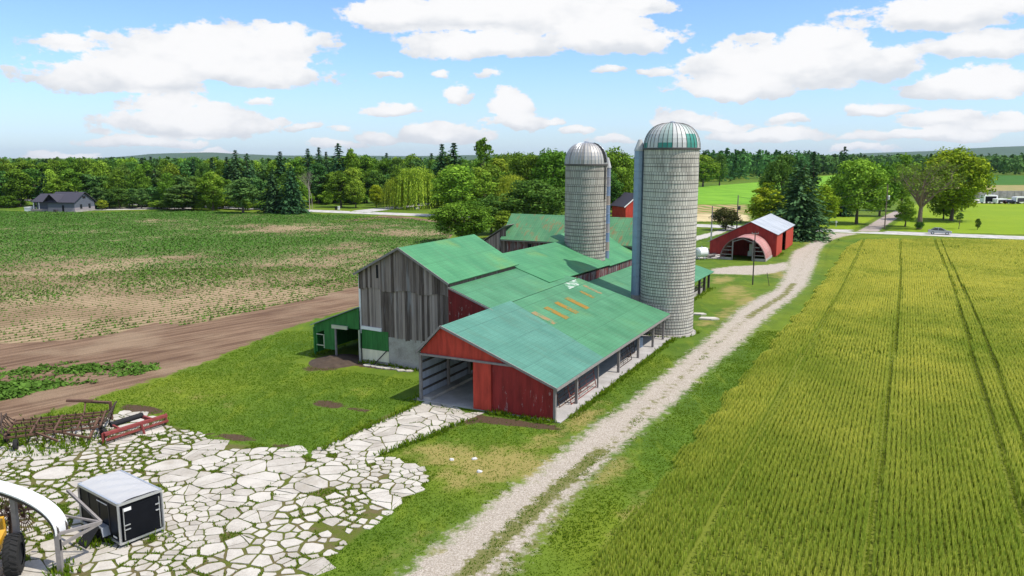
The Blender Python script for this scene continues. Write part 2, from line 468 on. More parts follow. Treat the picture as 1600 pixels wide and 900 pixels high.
M = {}
M['grass'] = mat_grass('turf'); M['far_lawn'] = mat_grass('bright turf', .5)
M['gravel'] = mat_gravel()
M['soil'] = mat_edge('worked soil', soil_core, 1.6, fscale=5, bump=.9)
M['field'] = mat_edge('bean field soil', field_core, .8, fscale=4, bump=.8, outer=soil_core)
M['road'] = mat_edge('gravel road', lambda m, f: m.mix(m.step(m.noise(.5, 4), .35, .7), (.40, .38, .36), (.58, .55, .51)), .8)
M['pale'] = mat_edge('pale gravel', lambda m, f: m.mix(f, (.38, .35, .31), (.60, .56, .50)), 1.6)
M['track'] = mat_edge('side drive', lambda m, f: m.mix(f, (.30, .24, .21), (.46, .39, .34)), 1.0)
M['ground2'] = mat_edge('yard soil', lambda m, f: m.mix(m.step(m.noise(.9, 5, rough=.7), .35, .6), m.mix(f, (.09, .07, .035), (.19, .15, .07)), m.mix(f, (.06, .085, .014), (.14, .16, .022))), .5)
M['wheat_floor'] = mat_edge('wheat floor', lambda m, f: m.mix(f, (.10, .13, .014), (.22, .25, .035)), .7)
M['corn'] = mat_edge('young crop', lambda m, f: m.mix(m.step(m.noise(.1, 4), .3, .7), (.12, .28, .02), (.20, .38, .03)), 3.0)
M['tan'] = mat_edge('dry ground', lambda m, f: m.mix(m.step(m.noise(.25, 4), .35, .65), (.46, .36, .19), (.60, .50, .28)), 3.0)
M['crop_dark'] = mat_edge('dark crop', lambda m, f: m.mix(m.noise(.05, 3), (.035, .11, .015), (.07, .17, .025)), 3.0)
def rows_core(m, f):
    s = m.vmath('DOT_PRODUCT', m.pos(), (.16, .05, 0))
    r = m.math('PINGPONG', m.math('ADD', s, m.math('MULTIPLY', m.noise(.05, 2), 1.5)), .5)
    return m.mix(m.step(r, .15, .35), (.42, .28, .15), m.mix(m.noise(.05, 3), (.10, .21, .03), (.22, .24, .06)))
M['rows'] = mat_edge('row crop', rows_core, 3.0)
M['concrete'] = mat_concrete('broken concrete')
M['concrete_wall'] = mat_concrete('concrete wall', (.24, .215, .19), (.48, .445, .40), False)
M['floor_conc'] = mat_concrete('shed floor', (.30, .28, .26), (.50, .47, .44), False)
M['roof_green'] = mat_metal_roof('green metal roof', (.052, .175, .085), (.095, .275, .14), yellow=.25)
M['roof_barn'] = mat_metal_roof('green barn roof', (.050, .195, .088), (.092, .295, .13), yellow=.7)
M['roof_teal'] = mat_metal_roof('teal metal roof', (.065, .185, .135), (.11, .275, .205))
M['roof_rust'] = mat_metal_roof('rusting green roof', (.058, .185, .085), (.12, .28, .13), rust=.85)
M['roof_grey'] = mat_metal_roof('galvanised roof', (.33, .35, .38), (.48, .50, .53), seam=9)
M['roof_hut'] = mat_metal_roof('rusty arch roof', (.36, .13, .12), (.55, .30, .27), rust=.5)
M['planks'] = mat_planks('grey barn boards', (.060, .043, .036), (.39, .315, .28))
M['planks_red'] = mat_planks('old red boards', (.06, .04, .04), (.30, .25, .25), .75)
M['planks_dark'] = mat_planks('dark boards', (.03, .022, .02), (.13, .10, .09))
M['red'] = mat_red_metal('dark red cladding', (.27, .024, .022), .55)
M['red_bright'] = mat_red_metal('bright red cladding', (.46, .05, .030), 0)
M['red_shed'] = mat_red_metal('red shed cladding', (.27, .028, .022), 0)
M['red_peel'] = mat_red_metal('peeling red boards', (.17, .012, .014), .9)
M['green_clad'] = mat_red_metal('green cladding', (.035, .17, .04), .0)
M['cream'] = mat_red_metal('cream panel', (.82, .76, .56), .0, .1)
M['sheet'] = mat_red_metal('grey wall sheet', (.36, .40, .48), .0, .15)
M['timber'] = plain('weathered timber', (.24, .215, .20), .9, var=.4, scale=4)
M['timber_dark'] = plain('dark timber', (.07, .058, .05), .9, var=.4, scale=4)
M['white'] = plain('white paint', (.78, .77, .75), .5, var=.08)
M['white_metal'] = plain('white roof sheet', (.46, .45, .435), .45, .0, var=.14, scale=1.2)
M['fabric'] = plain('white cover', (.66, .655, .64), .55, var=.05)
M['grey_metal'] = plain('galvanised metal', (.42, .44, .47), .4, .6, var=.25)
M['alu'] = plain('aluminium trim', (.62, .63, .64), .35, .7, var=.12)
M['black'] = plain('black gloss panel', (.006, .007, .010), .35, var=.4, spec=.12)
M['black_matt'] = plain('black rubber', (.018, .018, .019), .85, var=.4, scale=8)
M['tyre'] = plain('tyre rubber', (.022, .021, .02), .9, var=.4, scale=12)
M['rust'] = plain('rusty steel', (.13, .07, .045), .9, var=.6, scale=7)
M['rust_dark'] = plain('dark rusty steel', (.060, .040, .030), .9, var=.6, scale=7)
M['rust_red'] = plain('faded red steel', (.24, .05, .045), .8, var=.5, scale=5)
M['gate_red'] = plain('rusty gate tube', (.22, .075, .06), .8, var=.6, scale=5)
M['yellow'] = plain('yellow paint', (.70, .36, .015), .4, var=.15)
M['glass'] = plain('dark glass', (.02, .025, .03), .08, var=.2, spec=.6)
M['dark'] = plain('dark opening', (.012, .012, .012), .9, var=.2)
def mat_patch(name, a, b, lo, hi, sc):
    m = NT(name); n1 = m.noise(sc, 6, rough=.75); n2 = m.noise(5, 4)
    return m.bsdf(m.mix(m.step(n1, lo, hi), m.mix(n2, a, tuple(k * .55 for k in a)), b), .55, spec=.2)
M['skylight'] = mat_patch('amber plastic sheet', (.36, .21, .03), (.08, .20, .08), .53, .60, 1.6)
M['skylight_pale'] = mat_patch('pale plastic sheet', (.36, .25, .11), (.085, .22, .11), .48, .56, 1.6)
M['chute'] = plain('blue grey chute', (.26, .33, .44), .45, .4, var=.2, scale=1.2)
M['silo'] = mat_silo('silo staves', 16.0, .57); M['silo_old'] = mat_silo('old silo staves', 17.0, .43)
M['hoop'] = plain('hoop steel', (.10, .09, .085), .7, .3, var=.3)
M['dome'] = mat_tint('dome sheets', (.05, .25, .20), (.55, .545, .52), .55, .1, .3, .8)
M['dome_grey'] = mat_tint('aged dome sheets', (.27, .25, .225), (.46, .435, .40), .5, .25, .5, 1.2)
M['bale'] = plain('hay', (.40, .31, .16), .95, var=.35, scale=9)
M['straw'] = plain('muddy straw', (.075, .052, .036), .95, var=.7, scale=2.5, bump=.6)
M['house_roof'] = plain('dark shingles', (.055, .052, .068), .85, var=.25, scale=6)
M['house_wall'] = plain('blue grey siding', (.11, .12, .15), .7, var=.1)
M['house_stone'] = plain('pale stone skirt', (.30, .26, .28), .85, var=.3, scale=5)
M['car'] = plain('silver car paint', (.50, .51, .56), .25, .5, var=.06)
M['bark'] = plain('bark', (.11, .085, .065), .95, var=.4, scale=5)
M['bark_dead'] = plain('bare pale wood', (.34, .28, .24), .95, var=.35, scale=3)
M['bark_warm'] = plain('rusty bark', (.20, .15, .105), .95, var=.4, scale=3)
M['pole'] = plain('grey pole wood', (.20, .175, .155), .9, var=.3, scale=3)
M['rock'] = plain('pale rock', (.58, .56, .53), .9, var=.25, scale=6, bump=.4)
M['leaf'] = mat_leaf('broadleaf foliage', (0.055, 0.128, 0.015), (0.224, 0.384, 0.041))
M['leaf_bright'] = mat_leaf('light broadleaf foliage', (0.098, 0.201, 0.020), (0.371, 0.550, 0.058))
M['leaf_dark'] = mat_leaf('dark broadleaf foliage', (0.038, 0.100, 0.019), (0.169, 0.314, 0.053))
M['leaf_yellow'] = mat_leaf('willow foliage', (0.159, 0.244, 0.022), (0.486, 0.589, 0.058))
M['leaf_gold'] = mat_leaf('yellow green foliage', (0.134, 0.232, 0.015), (0.486, 0.589, 0.038), warm=(.44, .44, .05))
M['leaf_olive'] = mat_leaf('dull brown green foliage', (.045, .045, .018), (.15, .145, .05))
M['needle'] = mat_leaf('spruce needles', (0.020, 0.059, 0.027), (0.095, 0.208, 0.073), trans=.08)
M['needle_light'] = mat_leaf('pine needles', (0.038, 0.109, 0.029), (0.161, 0.307, 0.070), trans=.1)
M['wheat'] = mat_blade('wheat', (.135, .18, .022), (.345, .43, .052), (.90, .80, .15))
M['bean'] = mat_leaf('bean leaves', (.045, .11, .016), (.13, .265, .045), hv=.02)
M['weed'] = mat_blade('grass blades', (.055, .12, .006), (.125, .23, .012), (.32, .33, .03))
M['far_wood'] = mat_leaf('distant wood foliage', (0.035, 0.102, 0.032), (0.123, 0.275, 0.065), hv=.02)
M['hill'] = plain('wooded hill', (.045, .085, .035), .95, var=.5, scale=.012)
M['wire'] = plain('wire', (.03, .03, .03), .6)
# ------------------------------------------------------------------ ground
def gsum(spots):
    S = [(g(px, py)[:2], rx, ry, a) for px, py, rx, ry, a in spots]
    def f(x, y):
        t = np.zeros(np.shape(x))
        for c, rx, ry, a in S:
            dx, dy = x - c[0], y - c[1]
            du, dv = dx * U[0] + dy * U[1], dx * V[0] + dy * V[1]
            t = np.maximum(t, a * np.exp(-(du / rx) ** 2 - (dv / ry) ** 2))
        return t
    return f
dry_spots = gsum([(720, 715, 2.5, 5, .75), (790, 725, 3, 4, .8), (850, 690, 3, 2, .6), (910, 655, 5, 1.2, .7), (960, 735, 4, 1.2, .6),
    (700, 860, 3, 1.5, .5), (640, 855, 3, 1.2, .45), (560, 610, 2, 4, .35), (1135, 490, 8, 1.5, .6), (1105, 505, 3, 2, .6), (1220, 430, 5, 3, .6), (1150, 460, 7, 3, .6),
    (1180, 410, 3, 8, .3), (1260, 380, 10, 1.5, .5), (985, 800, 6, 1.0, .5), (300, 620, 3, 10, .35), (130, 655, 2, 6, .5), (740, 740, 3, 3, .7), (1128, 437, 5, 2, .75), (1145, 452, 5, 2, .75), (1165, 470, 5, 1.6, .75), (1205, 425, 4, 3, .7), (1250, 400, 6, 1.2, .6), (640, 700, 1, 2, .4)])
bare_spots = gsum([(575, 572, .6, 4, .62), (640, 573, .8, 4, .6), (715, 655, 1.0, 1.6, .8), (765, 656, .7, 2.6, .85), (800, 660, .55, 2.6, .85), (845, 666, .5, 1.6, .8), (885, 650, 2.5, .35, .6), (515, 632, .8, 1.6, .7),
    (610, 655, 2.5, .7, .6), (560, 640, .5, 1.6, .5), (370, 684, .5, 1.6, .75), (440, 697, .4, 1.4, .6), (330, 680, .4, 1.2, .5), (220, 640, .8, 2, .8), (60, 665, 1.5, 2, .5),
    (655, 640, 1.5, .6, .7), (500, 575, 2, 2, .5)])

def sheet(name, poly, z, mat, res=.6, margin=3.0, extra=None, kind='structure'):
    P = np.array(poly); lo, hi = P.min(0) - margin, P.max(0) + margin
    nx, ny = max(2, int((hi[0] - lo[0]) / res) + 1), max(2, int((hi[1] - lo[1]) / res) + 1)
    X, Y = np.meshgrid(np.linspace(lo[0], hi[0], nx), np.linspace(lo[1], hi[1], ny))
    sd = poly_sd(X, Y, poly)
    keep = sd > -margin
    cell = keep[:-1, :-1] & keep[1:, :-1] & keep[:-1, 1:] & keep[1:, 1:]
    idx = np.arange(nx * ny).reshape(ny, nx)
    F = np.stack([idx[:-1, :-1], idx[:-1, 1:], idx[1:, 1:], idx[1:, :-1]], -1)[cell]
    used = np.unique(F); rm = np.zeros(nx * ny, np.int32); rm[used] = np.arange(len(used))
    x, y = X.ravel()[used], Y.ravel()[used]
    at = {'sd': ('POINT', sd.ravel()[used]), 'dry': ('POINT', dry_spots(x, y)), 'bare': ('POINT', bare_spots(x, y))}
    for k, fn in (extra or {}).items(): at[k] = ('POINT', fn(x, y))
    me = np_mesh(name, np.stack([x, y, np.full(len(x), z)], 1), rm[F], mat, at)
    return tag(link(name, me), kind=kind)

# the ground runs to the horizon
gm = MB(); gm.face([(-14000, -2000, 0), (14000, -2000, 0), (14000, 14000, 0), (-14000, 14000, 0)])
tag(gm.build('ground', M['grass']), kind='structure')
sheet('lawn', [(-75, 16), (75, 16), (75, 142), (-75, 142)], .004, M['grass'], .4, .8)

# bean field on the left, with the worked strip of bare soil beside it
field_poly = gp([(-260, 575), (0, 538), (100, 533), (176, 523), (240, 505), (304, 508), (360, 495), (440, 477), (556, 449), (660, 420), (705, 395), (700, 352),
                 (690, 349), (640, 342), (590, 339), (480, 334.5), (420, 333), (250, 329), (150, 332), (0, 330), (-260, 330)])
patch_poly = gp([(-120, 588), (20, 573), (110, 564), (180, 563), (245, 571), (235, 580), (180, 592), (100, 606), (30, 622), (-120, 650)])
soil_poly = gp([(-260, 570), (0, 528), (116, 526), (240, 496), (360, 487), (556, 442), (690, 405), (730, 440), (568, 477), (500, 497), (450, 513), (380, 541),
                (330, 563), (250, 591), (150, 621), (60, 651), (0, 672), (-260, 770)])
bald = gsum([(40, 490, 9, 16, 1.0), (200, 480, 10, 14, .9), (330, 465, 12, 10, .75), (60, 440, 10, 14, .6), (420, 440, 14, 6, .7), (500, 430, 16, 4, .6),
             (440, 357, 12, 22, .85), (620, 363, 14, 20, .9), (300, 352, 10, 16, .5), (560, 388, 12, 12, .65), (490, 410, 10, 12, .75), (130, 415, 10, 12, .5),
             (240, 405, 14, 14, .45), (540, 400, 16, 4, .8), (520, 415, 20, 3, .8), (20, 520, 6, 14, .9), (600, 345, 10, 14, .5), (250, 500, 5, 9, .8)])
def cover(x, y):
    n = fbm(x, y, 16, 4, 3); m = fbm(x, y, 3.2, 3, 9)
    return np.clip(.95 - .62 * bald(x, y) + (n - .5) * .9 + (m - .5) * .7, .12, 1)
def farness(x, y): return np.clip((y - 85) / 90, .12, .72)
sheet('bean_field', field_poly, .016, M['field'], 1.0, .8, {'cover': cover, 'far': farness})
sheet('soil_strip', soil_poly, .008, M['soil'], 1.0, 3.0)
sheet('soil_bank', gp([(522, 346), (600, 336.5), (640, 339), (690, 346), (690, 348.5), (600, 341), (545, 347)]), .024, M['soil'], 1.0, 3.0)

# wheat
wheat_poly = gp([(860, 960), (900, 905), (935, 880), (985, 818), (1037, 746), (1100, 668), (1180, 570), (1265, 470), (1300, 422), (1318, 392), (1345, 376.5), (1460, 375), (1640, 379), (1800, 381), (1800, 1000), (820, 1000)])
sheet('wheat_floor', wheat_poly, .008, M['wheat_floor'], 1.2, 2.5)

# the gravel lane with its loop past the arched shed
lane_l = [(610, 915), (625, 899), (734, 815), (781, 774), (831, 743), (850, 727), (900, 687), (922, 668), (975, 635), (1010, 606), (1060, 566), (1096, 536), (1125, 512), (1153, 484), (1181, 467), (1212, 452), (1222, 437), (1229, 421), (1234, 402), (1240, 392), (1257, 385), (1274, 375), (1287, 369), (1298, 364)]
lane_r = [(1346, 365), (1321, 369), (1301, 375), (1287, 384), (1279, 397), (1275, 414), (1268, 428), (1262, 445), (1239, 467), (1209, 489), (1184, 512), (1158, 537), (1120, 568), (1044, 640), (997, 677), (950, 727), (918, 759), (900, 777), (870, 815), (800, 899), (785, 915)]
lane_poly = gp(lane_l + lane_r)
loop_poly = gp([(1112, 420), (1147, 416), (1200, 414), (1232, 409), (1234, 421), (1209, 427), (1181, 430), (1147, 429), (1108, 428)])
diag_poly = gp([(1113, 427), (1140, 430), (1150, 450), (1178, 468), (1158, 485), (1140, 460), (1122, 437)])
mid_line = gp([(720, 905), (815, 815), (868, 765), (940, 705), (1005, 647), (1128, 530), (1178, 490), (1227, 460), (1250, 430), (1256, 405), (1278, 383), (1310, 368)])
def midstrip(x, y):
    d = line_d(x, y, mid_line); k = np.where(y < 43, 1.0, np.where(y < 80, .45, np.where(y < 103, .85, .35)))
    out = k * np.clip(1.15 - d / .75, 0, 1)
    side = (y < 45) * np.clip((np.interp(y, [p[1] for p in mid_line], [p[0] for p in mid_line]) * -1 + x) / 2.2, 0, .62)   # right wheel track is half overgrown near the camera
    return np.maximum(out, side)
def union_sheet(name, polys, z, mat, res, margin, extra):
    P = np.concatenate([np.array(p) for p in polys]); lo, hi = P.min(0) - margin, P.max(0) + margin
    nx, ny = int((hi[0] - lo[0]) / res) + 1, int((hi[1] - lo[1]) / res) + 1
    X, Y = np.meshgrid(np.linspace(lo[0], hi[0], nx), np.linspace(lo[1], hi[1], ny))
    sd = np.max([poly_sd(X, Y, p) - o for p, o in zip(polys, (0, 0, .9))], 0)
    keep = sd > -margin; cell = keep[:-1, :-1] & keep[1:, :-1] & keep[:-1, 1:] & keep[1:, 1:]
    idx = np.arange(nx * ny).reshape(ny, nx)
    F = np.stack([idx[:-1, :-1], idx[:-1, 1:], idx[1:, 1:], idx[1:, :-1]], -1)[cell]
    used = np.unique(F); rm = np.zeros(nx * ny, np.int32); rm[used] = np.arange(len(used))
    x, y = X.ravel()[used], Y.ravel()[used]
    at = {'sd': ('POINT', sd.ravel()[used]), 'dry': ('POINT', dry_spots(x, y)), 'bare': ('POINT', bare_spots(x, y)), 'mid': ('POINT', midstrip(x, y))}
    return tag(link(name, np_mesh(name, np.stack([x, y, np.full(len(x), z)], 1), rm[F], mat, at)), kind='structure')
union_sheet('gravel_lane', [lane_poly, loop_poly], .022, M['gravel'], .5, 1.6, None)

# country road across the picture, its side road, and the drives
sheet('road', [W(145.2, -300)[:2], W(145.2, 130)[:2], W(153.6, 130)[:2], W(153.6, -300)[:2]], .034, M['road'], 1.2, 2.0)
sheet('side_road', [W(152, -127)[:2], W(152, -134)[:2], W(156, -136)[:2], W(230, -140)[:2], W(230, -134)[:2], W(156, -128)[:2]], .042, M['road'], 1.5, 2.0)
sheet('farm_drive', gp([(1338, 362), (1352, 355), (1370, 344), (1384, 336), (1400, 329), (1414, 329), (1404, 340), (1390, 349), (1378, 357), (1374, 362)]), .042, M['track'], 1.0, 2.0)
sheet('house_drive', gp([(148, 329), (245, 327.2), (300, 327), (300, 324.6), (245, 324), (180, 324), (148, 325)]), .042, M['pale'], 1.5, 2.0)
sheet('shed_drive', gp([(1040, 380), (1083, 370), (1112, 363), (1140, 355.5), (1147, 358), (1118, 368), (1085, 377), (1040, 390)]), .034, M['pale'], 1.0, 1.5)
sheet('yard_pad', gp([(1050, 388), (1105, 387), (1108, 394), (1128, 398), (1132, 405), (1090, 404), (1050, 396)]), .03, M['pale'], .8, 1.5)
sheet('bright_lawn', gp([(1376, 362), (1398, 342), (1420, 322), (1480, 318), (1800, 317), (1800, 367)]), .02, M['far_lawn'], 1.5, 3.0)
sheet('roadside_lawn', gp([(1255, 357), (1250, 345), (1290, 338), (1380, 338), (1365, 350), (1345, 358)]), .024, M['far_lawn'], 1.5, 3.0)
sheet('young_crop_field', gp([(1000, 325), (1000, 296), (1130, 289), (1200, 283.5), (1320, 272), (1320, 322)]), .05, M['corn'], 8, 12)
sheet('dry_ground', gp([(1000, 347), (1000, 334), (1130, 334), (1170, 336), (1172, 346)]), .07, M['tan'], 4, 6)
sheet('row_crop_field', gp([(1480, 306), (1480, 292), (1560, 287), (1800, 285), (1800, 308), (1560, 307)]), .05, M['rows'], 6, 10)
sheet('thin_crop_field', gp([(1000, 335), (1000, 321), (1165, 320), (1172, 336)]), .06, M['rows'], 4, 6)
sheet('dark_crop_field', gp([(1480, 290), (1480, 273), (1800, 276), (1800, 286)]), .06, M['crop_dark'], 10, 14)
sheet('dry_headland', gp([(1562, 305), (1562, 299.5), (1800, 298), (1800, 306)]), .08, M['tan'], 4, 4)
sheet('gravel_lot', gp([(1520, 317.5), (1524, 311), (1800, 311), (1800, 317.5)]), .05, M['pale'], 3, 4)

# broken concrete yard: every slab is a real polygon with a gap round it
yard_px = [(-90, 722), (0, 700), (60, 681), (130, 664), (195, 641), (235, 648), (262, 664), (300, 672), (330, 690), (400, 696), (487, 715), (494, 704), (545, 676), (600, 649), (655, 632),
           (742, 652), (715, 668), (650, 692), (590, 713), (640, 722), (676, 744), (655, 762), (640, 775), (612, 796), (560, 838), (500, 888), (470, 915), (440, 960), (-90, 980)]
yard_poly = gp(yard_px)
sheet('yard_ground', yard_poly, .012, M['ground2'], .5, 1.2)
def clip_half(poly, m, n):
    out = []
    for i in range(len(poly)):
        a, b = poly[i], poly[(i + 1) % len(poly)]
        da = (a[0] - m[0]) * n[0] + (a[1] - m[1]) * n[1]; db = (b[0] - m[0]) * n[0] + (b[1] - m[1]) * n[1]
        if da <= 0: out.append(a)
        if (da < 0 < db) or (db < 0 < da):
            t = da / (da - db); out.append((a[0] + t * (b[0] - a[0]), a[1] + t * (b[1] - a[1])))
    return out
def slabs(mb, poly, rng, rmin=.24, rmax=1.15, gap0=.028, gap1=.115, lane=None):
    P = np.array(poly); lo, hi = P.min(0), P.max(0)
    pts = []
    grid = {}
    for _ in range(16000):
        x, y = rng.uniform(lo[0], hi[0]), rng.uniform(lo[1], hi[1])
        sz = float(fbm(x, y, 3.0, 2, 21)); sz = min(1, max(0, (sz - .3) * 2.4))
        r = rmin + (rmax - rmin) * sz * sz
        if rng.random() < .22: r = rmin
        if lane is not None and lane(x, y): r = rng.uniform(.5, .95)
        k = (int(x // 2), int(y // 2)); ok = True
        for i in (-1, 0, 1):
            for j in (-1, 0, 1):
                for q in grid.get((k[0] + i, k[1] + j), ()):
                    if math.hypot(q[0] - x, q[1] - y) < (r + q[2]) * .78: ok = False; break
                if not ok: break
            if not ok: break
        if ok: grid.setdefault(k, []).append((x, y, r)); pts.append((x, y, r))
    A = np.array(pts); sdv = poly_sd(A[:, 0], A[:, 1], poly)
    for (x, y, r), sd in zip(pts, sdv):
        if y < 24 or sd < (-.9 if lane is not None and lane(x, y) else -.05): continue
        d = np.hypot(A[:, 0] - x, A[:, 1] - y); nb = np.where((d > 1e-6) & (d < 4.2))[0]
        c = [(x - 2, y - 2), (x + 2, y - 2), (x + 2, y + 2), (x - 2, y + 2)]
        for k in nb[np.argsort(d[nb])]:
            w = A[k, 2]; f = r / (r + w)
            n = ((A[k, 0] - x) / d[k], (A[k, 1] - y) / d[k])
            c = clip_half(c, (x + n[0] * d[k] * f, y + n[1] * d[k] * f), n)
            if len(c) < 3: break
        if lane is not None and lane(x, y):
            for q0, q1 in LANE_EDGES: c = clip_half(c, q0, q1)
        if len(c) < 3: continue
        c = [p for i, p in enumerate(c) if math.hypot(p[0] - c[i - 1][0], p[1] - c[i - 1][1]) > .06]
        if len(c) < 3: continue
        gl = float(fbm(x, y, 5, 3, 33)); gap = gap0 + (gap1 - gap0) * max(0, min(1, (gl - .36) * 3))
        inlane = lane is not None and lane(x, y)
        if inlane: gap = .025
        elif rng.random() < .05 and r < .6: continue
        # inset every edge, then roughen the outline a little
        cx = sum(p[0] for p in c) / len(c); cy = sum(p[1] for p in c) / len(c)
        parts_ = [c]
        if r > .5:
            for _k in range(rng.choice((0, 1, 1, 2))):
                new = []
                for pc in parts_:
                    mx_ = sum(p[0] for p in pc) / len(pc); my_ = sum(p[1] for p in pc) / len(pc); t_ = rng.uniform(0, 6.28); nn = (math.cos(t_), math.sin(t_)); o_ = rng.uniform(-.2, .2)
                    A_ = clip_half(pc, (mx_ + o_, my_), nn); B_ = clip_half(pc, (mx_ + o_, my_), (-nn[0], -nn[1]))
                    new += [k_ for k_ in (A_, B_) if len(k_) > 2]
                parts_ = new
        for ci, c in enumerate(parts_):
          cx = sum(p[0] for p in c) / len(c); cy = sum(p[1] for p in c) / len(c)
          if len(parts_) > 1: gap = .018 + .05 * rng.random() ** 3
          slab_piece(mb, c, cx, cy, gap, rng)
SLABS = []
def slab_piece(mb, c, cx, cy, gap, rng):
        q = []
        for i in range(len(c)):
            a, b = c[i], c[(i + 1) % len(c)]
            L = math.hypot(b[0] - a[0], b[1] - a[1])
            for t in np.linspace(0, 1, max(2, int(L / .32) + 1))[:-1]:
                px, py = a[0] + t * (b[0] - a[0]), a[1] + t * (b[1] - a[1])
                d0 = math.hypot(px - cx, py - cy); s = max(.3, 1 - (gap + rng.uniform(-.4, .5) * .06) / max(d0, .1))
                corner = .04 if t == 0 else 0
                q.append((cx + (px - cx) * (s - corner), cy + (py - cy) * (s - corner)))
        if len(q) < 3: return
        SLABS.append(q)
        h = .036 + rng.uniform(-.008, .012); tx, ty = rng.gauss(0, .008), rng.gauss(0, .008); tint = rng.random()
        top = [(px, py, h + (px - cx) * tx + (py - cy) * ty) for px, py in q]
        ar = sum(q[i - 1][0] * q[i][1] - q[i][0] * q[i - 1][1] for i in range(len(q)))
        if ar < 0: top = top[::-1]
        mb.face(top, col=tint)
        for i in range(len(top)):
            a, b = top[i - 1], top[i]
            mb.face([(a[0], a[1], 0), (b[0], b[1], 0), b, a], col=tint * .6)
_a, _b, _c, _d = g(494, 704)[:2], g(655, 632)[:2], g(590, 713)[:2], g(742, 652)[:2]
def _edge(p, q, s): d = (q - p) / np.linalg.norm(q - p); return (tuple(p), (s * d[1], -s * d[0]))
LANE_EDGES = [_edge(_a, _b, -1), _edge(_c, _d, 1)]
def in_lane(x, y):
    u, v = uv((x, y)); return u > -9.5 and -11 < v < -4
sm = MB()
slabs(sm, yard_poly, random.Random(5), lane=in_lane)
tag(sm.build('concrete_yard', M['concrete']), kind='structure')
# ------------------------------------------------------------------ the barns
def fr(x, y, z): return W(x, y, z)            # box frame: u, v, z
def PZ(v): return 2.297 - .3784 * v           # the long roof plane running from the old barn down to the lane

def boards(mb, u, v0, v1, zb, zt, rng, th=.035, w=(.15, .28), out=-1, jag=.12, gapp=.02, axis='u', t0=0.0, t1=1.0):
    """upright boards on a wall at u (or at v when axis='v'); zb/zt give bottom and top along the wall"""
    x = v0
    while x < v1 - .02:
        ww = min(rng.uniform(*w), v1 - x)
        a, b = x, x + ww - gapp * rng.random()
        d = th * rng.uniform(.4, 1.3); z0 = zb(x) - jag * rng.random(); tint = t0 + (t1 - t0) * rng.random()
        za, zb2 = zt(a), zt(b)
        if axis == 'u': P = [W(u, a, z0), W(u, b, z0), W(u, b, zb2), W(u, a, za)]; off = np.array([*(U * out * d), 0])
        else: P = [W(a, u, z0), W(b, u, z0), W(b, u, zb2), W(a, u, za)]; off = np.array([*(V * out * d), 0])
        mb.prism(P, off, tint)
        x += ww
rng = random.Random(11)

# ---- weathered timber barn with stone base and green gable roof
B_U0, B_U1, B_V0, B_V1, B_RV = 6.8, 18.2, -20.1, -11.75, -16.05
def broof(v): return 9.55 - (v - B_RV) * .545 if v > B_RV else 9.55 + (v - B_RV) * .525
barn = thing('timber_barn', W(6.8, -16, 0), 'tall weathered grey board barn on a pale stone base under a green gable roof', 'barn')
mb = MB()
mb.prism([W(B_U0 + .06, B_V0, 2.25), W(B_U0 + .06, B_V1, 2.25), W(B_U0 + .06, B_V1, broof(B_V1)), W(B_U0 + .06, B_RV, 9.5), W(B_U0 + .06, B_V0, broof(B_V0))], (*(U * .1), 0), .2)
mb.prism([W(B_U1, B_V0, 0), W(B_U1, B_V1, 0), W(B_U1, B_V1, broof(B_V1)), W(B_U1, B_RV, 9.5), W(B_U1, B_V0, broof(B_V0))], (*(U * -.1), 0), .3)
mb.box((B_U0 + .17, B_V1 - .1, 0), (B_U1 - .11, B_V1, broof(B_V1)), fr, .3)
mb.box((B_U0 + .17, B_V0, 0), (B_U1 - .11, B_V0 + .1, broof(B_V0)), fr, .3)
def seam(v): return 6.15 + .12 * math.sin(v * 1.9) - .25 * max(0, (v + 13.2))*.4
boards(mb, B_U0 + .03, B_V0, B_V1 + .02, lambda v: 2.42 + .05 * math.sin(v * 3) - (.12 if v > -17 else .0), lambda v: min(broof(v) - .05, 6.5), rng, jag=.16, t0=.05, t1=.95)
mb.build('wall', M['planks'], barn)
mb = MB()
boards(mb, B_U0 - .05, B_V0, B_V1 + .02, lambda v: seam(v), lambda v: broof(v) - .04, rng, jag=.08, t0=0, t1=.8)
mb.build('gable_boards', M['planks'], barn)
mb = MB(); mb.box((B_U0 + .0, -17.38, -.1), (B_U0 + .3, B_V1, 2.33), fr); mb.box((B_U0 + .05, B_V0, -.1), (B_U0 + .3, -17.38, .22), fr)
mb.build('stone_base', M['concrete_wall'], barn)
mb = MB(); mb.box((B_U0 - .03, -20.02, 1.13), (B_U0 + .2, -17.4, 2.72), fr); mb.build('stall_door', M['green_clad'], barn)
mb = MB(); mb.box((B_U0 - .02, -20.02, .22), (B_U0 + .2, -17.4, 1.125), fr); mb.build('lower_panel', M['cream'], barn)
mb = MB(); mb.prism([W(B_U0 - .14, -19.95, 2.78), W(B_U0 - .14, -18.0, 2.72), W(B_U0 - .14, -18.0, 2.98), W(B_U0 - .14, -19.95, 3.04)], (*(U * .12), 0)); mb.build('door_track', M['white'], barn)
mb = MB(); mb.box((B_U0 - .1, -18.36, 7.05), (B_U0 - .065, -18.16, 8.1), fr); mb.build('slot_opening', M['dark'], barn)
mb = MB(); o = .35
mb.roof(W(B_U0 - o, B_V1 + .22, broof(B_V1) - .14), W(B_U1 + o, B_V1 + .22, broof(B_V1) - .14), W(B_U1 + o, B_RV, 9.55), W(B_U0 - o, B_RV, 9.55))
mb.roof(W(B_U0 - o, B_V0 - .28, broof(B_V0) - .16), W(B_U1 + o, B_V0 - .28, broof(B_V0) - .16), W(B_U1 + o, B_RV, 9.55), W(B_U0 - o, B_RV, 9.55))
rf = mb.build('roof', M['roof_barn'], barn)
mb = MB()
